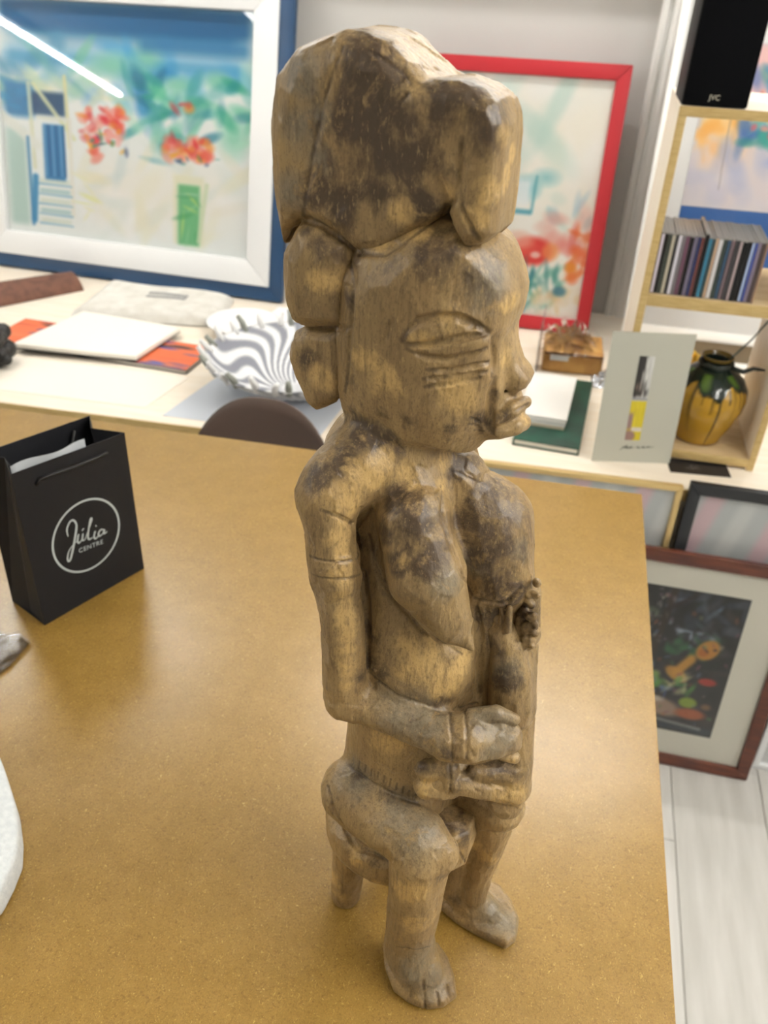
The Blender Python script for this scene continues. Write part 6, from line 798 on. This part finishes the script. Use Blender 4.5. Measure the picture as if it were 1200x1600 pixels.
for nm, lo, hi, c in (('white_strip', (-.06, -.022, .004), (.045, -.008, .009), '#eef0f2'), ('dark_clip', (.005, .006, .003), (.022, .012, .009), '#26282c'), ('orange_tag', (-.05, .004, .003), (-.008, .028, .006), '#d8a070')):
    o = bmo(nm, box_bm(lo, hi), mat(nm, c, .5), t, bevel=.0012); o.rotation_euler = (0, 0, .35); o['label'] = nm.replace('_', ' ')+' inside the clear plastic'
# ---------- on the counter, left ----------
CZ = COUNTER_Z
TERRA = mat('old_terracotta', '#6f4a3a', .8, noise=('#54362b', 40, 6), bump=(120, .4))
bm = bmesh.new(); n_ = 14; Lt = .30; ro, ri = .085, .072
V = []
for k in range(2):
    sc = 1-.12*k
    for i in range(n_+1):
        a = math.pi*(.08+.84*i/n_)
        for r in (ro, ri): V.append(bm.verts.new((-math.cos(a)*r*sc, Lt*k, math.sin(a)*r*sc*.75-.014)))
ix = lambda k, i, q: V[k*(n_+1)*2+i*2+q]
for i in range(n_):
    bm.faces.new((ix(0, i, 0), ix(0, i+1, 0), ix(1, i+1, 0), ix(1, i, 0))); bm.faces.new((ix(0, i+1, 1), ix(0, i, 1), ix(1, i, 1), ix(1, i+1, 1)))
    for k in (0, 1): bm.faces.new((ix(k, i, 0), ix(k, i, 1), ix(k, i+1, 1), ix(k, i+1, 0)))
for i in (0, n_): bm.faces.new((ix(0, i, 0), ix(1, i, 0), ix(1, i, 1), ix(0, i, 1)))
bmesh.ops.recalc_face_normals(bm, faces=bm.faces)
t = thing('roof_tile', 'old brown curved clay tile lying on the counter at far left', 'tile', (-1.80, 2.21, CZ), (0, 0, math.radians(-38)))
bmo('tile_body', bm, TERRA, t, smooth=True, bevel=.002)
bmo('nail_hole', lathe_bm([(.009, 0), (.009, .002), (.006, .002), (.006, 0)], 14), mat('dark_hole', '#241a16', .9), t).location = (.0, .20, .0405)
# wrapped canvas packet with faint grey print
def pk(a, b):
    x0 = -1.475+.42*a-.065*b*(1-a)+.0*b; x = (1-b)*(-1.473+.461*a)+b*(-1.500+.445*a); y = (1-b)*(2.17+.06*a)+b*(2.465-.005*a)
    e = min(1, 12*min(a, 1-a, b, 1-b)); return (x+1.28, y-2.38, .004+.030*e**.5+.003*math.sin(9*a+5*b)*math.cos(11*b)*e)
t = thing('canvas_packet', 'pale grey folded canvas packet with faint lettering on the counter', 'packet', (-1.28, 2.38, CZ))
cv = mat('grey_canvas', '#dedcd6', .8, noise=('#cfccc4', 25, 5), bump=(90, .5))
crumple('cloth', pk, cv, 40, 34, t, True); o = crumple('underside', lambda a, b: (pk(a, b)[0], pk(a, b)[1], .001), cv, 40, 34, t)
for i in range(16):     # worn grey marks of the print, in two rows
    k = i % 8; r = i//8; a = .44+.035*k; b = .60-.10*r; p = pk(a, b); q = box_bm((-.008, -.002, -.0005), (.006+.004*(k % 2), .014, .0015)); o = bmo('print_mark', q, mat('worn_grey_ink', '#9a9a9a', .8) if i == 0 else bpy.data.materials['worn_grey_ink'], t); o.location = (p[0], p[1], p[2]+.0006)
# bright cover under a white pad
def art_cover(u, v):
    b = Brush(u, v, '#d8693f', 6); b.dabs(50, 0, 0, 1, 1, .10, ['#c9603a', '#b84e30', '#2f4f9f', '#20222a', '#c8764c', '#8a3428', '#20222a', '#2a46a0'], .9, 1.5); return b.c
t = thing('art_book', 'orange, blue and black covered book under the white pad', 'book', (-1.585, 1.93, CZ), (0, 0, math.radians(-3)))
box('page_block', (.003, .003, .002), (.617, .167, .010), mat('book_pages', '#e9e4d8', .8), t, 0)
o = canvas('cover', .62, .17, art_cover, t, M['paint'], 90, 30, (0, 0, .0118)); o.rotation_euler = (math.radians(-90), 0, 0); box('back_cover', (0, 0, 0), (.62, .17, .002), BLK, t, 0); box('front_cover', (0, 0, .010), (.62, .17, .0116), BLK, t, 0)
t = thing('paper_pad', 'large white paper pad with dark lower edge lying on bright book', 'paper', (0, 0, CZ+.0125))
q = [(-1.475, 1.885), (-1.115, 1.908), (-1.09, 2.14), (-1.42, 2.17)]
bmo('sheets', prism_bm(q, .004, .016), mat('white_paper', '#f3efe6', .8), t, bevel=.001); bmo('backing', prism_bm([(x-.002, y-.002) for x, y in q], 0, .004), BLK, t)
# long sheets of paper covering the front of the counter
for i, (q, lab, z) in enumerate((([(-1.62, 1.66), (-.98, 1.685), (-.95, 1.88), (-1.66, 1.86)], 'cream paper sheet lying along the front of the counter', .0005), ([(-.92, 1.66), (-.52, 1.675), (-.50, 2.0), (-.86, 2.03)], 'blue grey paper sheet under the patterned bowl', .0005), ([(-.93, 2.22), (-.62, 2.20), (-.60, 2.44), (-.90, 2.46)], 'white paper sheet lying in front of the village painting', .0005))):
    o = bmo('paper_sheet', prism_bm(q, 0, .0012), mat('paper_%d' % i, ['#f4ece0', '#c9cfd8', '#f2f4f8'][i], .8), None); o.location.z = CZ+z; tag(o, lab, 'paper')
# black knobbly carving, cut by the left edge of the picture
bm = bmesh.new(); rk = random.Random(2)
for i in range(26):
    a = rk.uniform(0, 6.28); r = .045*rk.random()**.5; bmesh.ops.create_icosphere(bm, subdivisions=2, radius=rk.uniform(.018, .030), matrix=Matrix.Translation((r*math.cos(a), r*math.sin(a), .02+rk.uniform(0, .085))))
o = bmo('black_carving', bm, mat('black_stone', '#1b1a1a', .45, bump=(200, .4)), None, smooth=True); o.location = (-1.475, 1.803, CZ); tag(o, 'knobbly black carving at far left of the counter', 'ornament')
# white dish behind the bowl
t = thing('dish', 'shallow white dish on the counter left of the patterned bowl', 'dish', (-.93, 2.225, CZ+.0018))
bmo('dish_body', lathe_bm([(.03, 0), (.05, .002), (.085, .018), (.105, .034), (.108, .036), (.104, .037), (.08, .022), (.045, .008), (.001, .007)], 40), mat('white_glaze', '#f2f3f5', .25), t, smooth=True)
# ---------- patterned bowl with a rim of prongs ----------
def zebra():
    m = mat('ridged_glaze', '#e4e4e4', .5); nt = m.node_tree; b = nt.nodes['Principled BSDF']; N = nt.nodes.new; L = nt.links.new
    a = N('ShaderNodeAttribute'); a.attribute_name = 'paint'; L(a.outputs['Color'], b.inputs['Base Color']); return m
ZM = zebra(); t = thing('patterned_bowl', 'grey and white ridged bowl with a spiky rim behind the chair', 'bowl', (-.655, 1.885, CZ))
nr, ns = 40, 220; V = []; Cc = []; rim = []
for j in range(nr+1):
    s_ = j/nr
    for i in range(ns):
        a = 2*math.pi*i/ns; wob = math.sin(26*a+5*math.sin(6*s_+3*a)+3*math.sin(5*a)+7*s_); rg = .5+.5*wob; rg = min(1, max(0, (rg-.35)*3))
        r = .040+.185*s_**.85+.004*rg; z = .005+.100*s_**1.25; nrm = .003*rg
        V.append((r*math.cos(a), r*math.sin(a), z)); Cc.append([.60-.30+.60*rg]*3 if False else [(.22+.55*rg), (.23+.55*rg), (.26+.53*rg)])
for j in range(nr, -1, -1):
    s_ = j/nr
    for i in range(ns):
        a = 2*math.pi*i/ns; V.append(((.034+.183*s_**.85)*math.cos(a), (.034+.183*s_**.85)*math.sin(a), .010+.0965*s_**1.25)); wob = math.sin(22*a+6*math.sin(5*s_+2*a)+3*math.sin(3*a)+6*s_); rg = min(1, max(0, (.5+.5*wob-.35)*3)); Cc.append((.20+.55*rg, .21+.55*rg, .25+.53*rg))
R2 = 2*(nr+1); F = [(j*ns+i, j*ns+(i+1) % ns, (j+1)*ns+(i+1) % ns, (j+1)*ns+i) for j in range(R2-1) for i in range(ns)]
F += [tuple(range(ns))[::-1], tuple(range((R2-1)*ns, R2*ns))]
o = pyd('bowl_body', V, F, ZM, t, True); ca = o.data.color_attributes.new('paint', 'FLOAT_COLOR', 'POINT'); ca.data.foreach_set('color', np.array([(*c, 1) for c in Cc], np.float32).ravel())
pale = mat('prong_white', '#e6e6e6', .5); olive = mat('prong_olive', '#8d9088', .6)
for i in range(30):
    a = 2*math.pi*(i+.2*math.sin(i*2.3))/30; r0 = .214; h_ = .030+.016*((i*7) % 5)/5; lean = .30*math.sin(i*1.7)
    p = [(r0*math.cos(a), r0*math.sin(a), .096), ((r0+.012)*math.cos(a+.03*lean), (r0+.012)*math.sin(a+.03*lean), .096+h_*.6), ((r0+.022)*math.cos(a+.14*lean), (r0+.022)*math.sin(a+.14*lean), .096+h_)]
    bmo('prong', tube_bm(p, [.009, .008, .006], n=8), olive if i % 3 == 0 else pale, t, smooth=True)
# ---------- on the counter, right ----------
t = thing('green_book', 'dark green book lying under white card stack near statue chin', 'book', (-.07, 1.765, CZ), (0, 0, math.radians(-3)))
box('page_block', (.002, .004, .003), (.150, .386, .015), bpy.data.materials['book_pages'], t, 0)
GC = mat('green_cover', '#0f4a38', .4, noise=('#0b3328', 14, 4), bump=(160, .2)); box('cover', (0, 0, .015), (.154, .39, .018), GC, t, .001); box('cover', (0, 0, 0), (.154, .39, .003), GC, t, .001); box('spine', (-.002, 0, 0), (.0, .39, .018), GC, t, 0)
t = thing('card_stack', 'stack of white cards lying on the dark green book', 'paper', (-.075, 1.845, CZ+.0182), (0, 0, math.radians(-3)))
for k in range(4): o = box('card', (.001*k, .0015*(k % 2), .007*k), (.118+.001*k, .26, .007*k+.0065), mat('white_card', '#f0efec' if k else '#cfc4ae', .7), t, .0006)
# wrapped brown packet
t = thing('wrapped_packet', 'brown packet in clear wrap on the counter below red frame', 'packet', (-.02, 2.24, CZ), (0, 0, math.radians(3)))
PB = mat('brown_pack', '#9a6b34', .45, noise=('#c79a56', 18, 3)); bmo('box_body', box_bm((-.02, -.02, 0), (.145, .13, .060)), PB, t, bevel=.008, seg=3)
box('label_strip', (0, -.0212, .036), (.05, -.0202, .052), mat('pack_label', '#d8dce0', .4), t, 0); box('dark_band', (-.018, -.0210, .054), (.143, -.0200, .0585), mat('pack_dark', '#5a3314', .5), t, 0)
hh = [[rc.random() for _ in range(30)] for _ in range(30)]
crumple('clear_wrap', lambda a, b: (-.04+.205*a, -.035+.19*b, .05+.050*math.sin(math.pi*min(1, a*1.1))*hh[int(a*23)][int(b*17)]*(.4+b)), CLEAR, 24, 18, t)
GOLDF = mat('gold_foil', '#d8b04a', .25, metal=.9)
t = thing('foil_wrap', 'crinkled gold foil heap on the counter behind yellow vase', 'foil', (.30, 2.22, CZ))
crumple('foil', lambda a, b: (-.08+.22*a, -.06+.14*b, .01+.085*math.sin(math.pi*a)*math.sin(math.pi*b)+.022*hh[int(a*25)][int(b*21)]), GOLDF, 26, 22, t)
o = crumple('silver_wrap', lambda a, b: (.10+.13*a, 2.15+.10*b, CZ+.002+.045*math.sin(math.pi*a)*math.sin(math.pi*b)*hh[int(b*21)][int(a*25)]), mat('silver_foil', '#c9ccd2', .25, metal=.8), 26, 22); tag(o, 'crumpled silver foil scrap between brown packet and grey card', 'foil')
# acrylic stand (thin clear upright)
o = bmo('acrylic_panel', box_bm((-.003, 0, 0), (.001, .16, .175)), CLEAR, None, bevel=.0008); o.location = (-.05, 2.10, CZ); tag(o, 'thin clear acrylic upright standing left of the brown packet', 'stand')
# standing grey card with a strip picture
t = thing('greeting_card', 'tall grey card with a narrow photo strip leaning on the shelf front', 'card', (.1145, 1.7440, CZ), (math.radians(-6), 0, math.radians(12.5)))
GCARD = mat('grey_card', '#b9b9ac', .7); box('card_sheet', (0, -.0014, 0), (.181, 0, .305), GCARD, t, 0)
def art_strip(u, v):
    b = Brush(u, v, '#c9c9c6', 3); b.rect(-.1, .51, .62, 1.1, '#23211f', .95, .05); b.dabs(14, .4, .55, 1, 1, .12, ['#d8d8d4', '#bdbdba', '#e9e9e6'], .9, 1.5); b.dabs(8, .1, .52, .9, .70, .09, ['#2a2522', '#8f7a6a', '#cfc6bd', '#1a1918'], .9, 1.3)
    b.rect(-.1, .485, 1.1, .52, '#8f8f96', 1, .01); b.rect(-.1, -.1, 1.1, .485, '#cdbb2c', 1, .01); b.dabs(8, .2, .12, 1, .45, .1, ['#d8c636', '#b9a92a'], .8); b.rect(-.1, .1, .32, .36, '#8f7280', .9, .06); b.rect(.3, .10, 1, .17, '#d6cfd2', .95, .02); b.blob(.2, .05, .5, .08, '#8a6a72', .9, .3); return b.c
canvas('photo_strip', .0345, .198, art_strip, t, M['paint'], 24, 90, (.067, -.0018, .055))
sig = [[(.062, .030, .6), (.070, .036, 1), (.078, .042, 1), (.074, .036, 1), (.082, .035, 1), (.088, .040, .8), (.085, .034, .8)], [(.066, .038, .8), (.092, .037, .8)], [(.098, .037, .8), (.104, .040, .8), (.103, .036, .8), (.110, .038, .8), (.116, .041, .9), (.114, .037, .9), (.122, .039, .9), (.128, .042, .8), (.126, .038, .8), (.139, .041, .5)]]
o = bmo('signature', stroke_bm(sig, .0018), mat('black_ink', '#2a2a2a', .6), t); o.location = (-.002, -.0016, 0)
# dark leaflet on the counter
o = canvas('leaflet', .135, .062, lambda u, v: (lambda b: (b.dabs(5, .3, .3, .6, .7, .07, ['#b9b4ac', '#8f8a84'], .9), b.c)[1])(Brush(u, v, '#231f1e', 3)), None, M['paint'], 50, 24, (.292, 1.742, CZ+.0016)); o.rotation_euler = (math.radians(-90), 0, math.radians(6)); s = o.modifiers.new('s', 'SOLIDIFY'); s.thickness = .0014
tag(o, 'small black leaflet lying on counter in front of the vase', 'leaflet')
# ---------- vase ----------
t = thing('vase', 'round yellow ceramic vase with dark green dripping glaze on shelf', 'vase', (.352, 1.885, CZ+.0285))
prof = [(.045, 0), (.052, .004), (.058, .020), (.072, .052), (.083, .085), (.0865, .110), (.083, .133), (.070, .155), (.050, .172), (.036, .182), (.031, .190), (.030, .195), (.034, .202), (.036, .206), (.033, .207), (.028, .199), (.026, .192), (.023, .18), (.001, .176)]
PP = []
for i in range(len(prof)-1):
    for k in range(5): PP.append((prof[i][0]+(prof[i+1][0]-prof[i][0])*k/5, prof[i][1]+(prof[i+1][1]-prof[i][1])*k/5))
PP.append(prof[-1]); bm = lathe_bm(PP, 120); o = bmo('vase_body', bm, mat('vase_glaze', '#b8902e', .15, .5), t, smooth=True)
nt = o.data.materials[0].node_tree; a = nt.nodes.new('ShaderNodeAttribute'); a.attribute_name = 'paint'; nt.links.new(a.outputs['Color'], nt.nodes['Principled BSDF'].inputs['Base Color'])
drips = [(-2.75, .060, .06), (-2.45, .100, .05), (-2.12, .034, .055), (-1.85, .115, .06), (-1.55, .095, .07), (-1.36, .0, .05), (-1.10, .120, .06), (-.92, .080, .05), (-.72, .105, .06), (-.58, .066, .05), (-.30, .110, .06), (0, .05, .06), (.4, .10, .07), (.9, .06, .06), (1.5, .03, .06), (2.0, .10, .06), (2.6, .05, .06), (3.0, .11, .06)]
cols = []
for v in o.data.vertices:
    a = math.atan2(v.co.y, v.co.x); z = v.co.z; d = z-(.140+.012*math.sin(5*a)+.006*math.sin(11*a+1))
    for an, zb, wd in drips:
        da = abs((a-an+math.pi) % (2*math.pi)-math.pi); wz = wd*(.55+.6*max(0, (z-zb)/.16)); 
        if z > zb: d = max(d, (wz-da)*.06)
    k = min(1, max(0, d/.0022)); g = .5+.5*math.sin(4*a+2+20*z); base = np.array(lin('#b58c2c'))*(.92+.08*math.sin(7*a)); dark = np.array(lin('#14211c'))*(1-.0*g); green = np.array(lin('#4f6a24'))
    inner = min(1, max(0, (d-.006)/.01))*max(0, math.sin(6*a+.5))*(.175-z > 0); c = base*(1-k)+(dark*(1-.8*inner)+green*.8*inner)*k
    if z > .198 and math.hypot(v.co.x, v.co.y) > .024: c = c*.5+np.array(lin('#8f7430'))*.5
    cols.append((*c, 1))
ca = o.data.color_attributes.new('paint', 'FLOAT_COLOR', 'POINT'); ca.data.foreach_set('color', np.array(cols, np.float32).ravel())
DK = mat('dark_twine', '#1a211c', .5); bmo('neck_cord', tube_bm([(.0345*math.cos(k*.3142), .0345*math.sin(k*.3142), .189+.002*math.sin(k*2)) for k in range(20)], .006, closed=True), DK, t, smooth=True)
bmo('cord_end', tube_bm([(.030, -.022, .189), (.055, -.030, .186), (.075, -.028, .196), (.10, -.026, .194)], [.006, .006, .005, .003]), DK, t, smooth=True)
o = bmo('stem', tube_bm([(.0, 0, 0), (.016, 0, .03), (.045, .0, .075), (.062, 0, .11), (.078, .0, .14)], [.0022, .0022, .002, .002, .0015]), mat('green_stem', '#32443c', .5), None, smooth=True); o.location = (.368, 1.885, CZ+.0285+.178); tag(o, 'thin dark green stem rising from the yellow vase', 'stem')
# ---------- loudspeaker ----------
t = thing('loudspeaker', 'tall black loudspeaker standing on top of the birch shelf', 'speaker', (.152, 1.80, ST), (0, 0, math.radians(1)))
SB = mat('speaker_cloth', '#06070a', .9, .1, bump=(900, .4)); box('cabinet', (0, .012, 0), (.118, .16, .235), mat('black_vinyl', '#0c0d10', .5, .2), t, .003); bmo('grille', box_bm((.001, 0, .002), (.117, .011, .233)), SB, t, bevel=.003)
text_mesh('badge_lettering', 'JVC', .0125, mat('badge_white', '#c9c4b4', .5), t, Matrix.Translation((.056, -.0006, .0165)) @ Matrix.Rotation(math.radians(90), 4, 'X'), .0002)
# ---------- CD cases ----------
cds = [('lilac white', '#cfc8d6', 7), ('black', '#1c1c1e', 7), ('dark grey green', '#3f4640', 8), ('cream', '#bdb6a4', 7), ('dark grey', '#3a3a3c', 6), ('white', '#d0ced8', 8), ('grey', '#77757a', 7), ('plum', '#6a4a5c', 9), ('black', '#17161a', 8), ('violet grey', '#7a748a', 8), ('navy', '#2c3866', 6), ('rust brown', '#6a3f3c', 7), ('black', '#151416', 8), ('teal blue', '#3f7f9c', 9), ('dark teal', '#2f4a50', 5), ('beige', '#c2a48a', 7), ('white', '#d6d4d6', 9), ('dark green', '#39443f', 8), ('slate blue', '#35506a', 8), ('brown grey', '#77646a', 8), ('charcoal', '#3d3c40', 9), ('pinkish grey', '#b3a2a4', 6), ('black', '#0f1014', 9), ('deep black', '#0b0b10', 9), ('pale blue', '#a9bce0', 6), ('blue', '#46569c', 6), ('mauve grey', '#85788a', 7), ('dark brown', '#4f4444', 8), ('tan', '#8f7460', 6)]
CASE = mat('case_plastic', '#8b8987', .25); x = .1685; rcd = random.Random(5); ordw = ['first', 'second', 'third', 'fourth', 'fifth', 'sixth', 'seventh', 'eighth', 'ninth', 'tenth', 'eleventh', 'twelfth', 'thirteenth', 'fourteenth', 'fifteenth', 'sixteenth', 'seventeenth', 'eighteenth', 'nineteenth', 'twentieth']
tot = sum(c[2] for c in cds); unit = .208/tot
for i, (nm, c, wd) in enumerate(cds):
    wd = wd*unit; n_ = len(cds); pos = ordw[i]+' from the left' if i < 15 else ordw[n_-1-i]+' from the right'
    hgt = .125+rcd.uniform(-.001, .001)+(.007 if i == 12 else 0); dep = .140; yy = 1.808+rcd.uniform(0, .003)
    t = thing('cd_case', 'upright disc case with %s spine, %s in the row' % (nm, pos), 'disc case', (x, yy, 1.0832), (0, 0, 0), 'disc cases in a row on the birch shelf')
    box('case_body', (.0003, .0012, 0), (wd-.0003, dep, hgt), CASE, t, .0006); box('spine_card', (.0006, 0, .002), (wd-.0006, .0012, hgt-.003), mat('spine_'+nm.replace(' ', '_')+str(i), c, .35), t, 0)
    x += wd
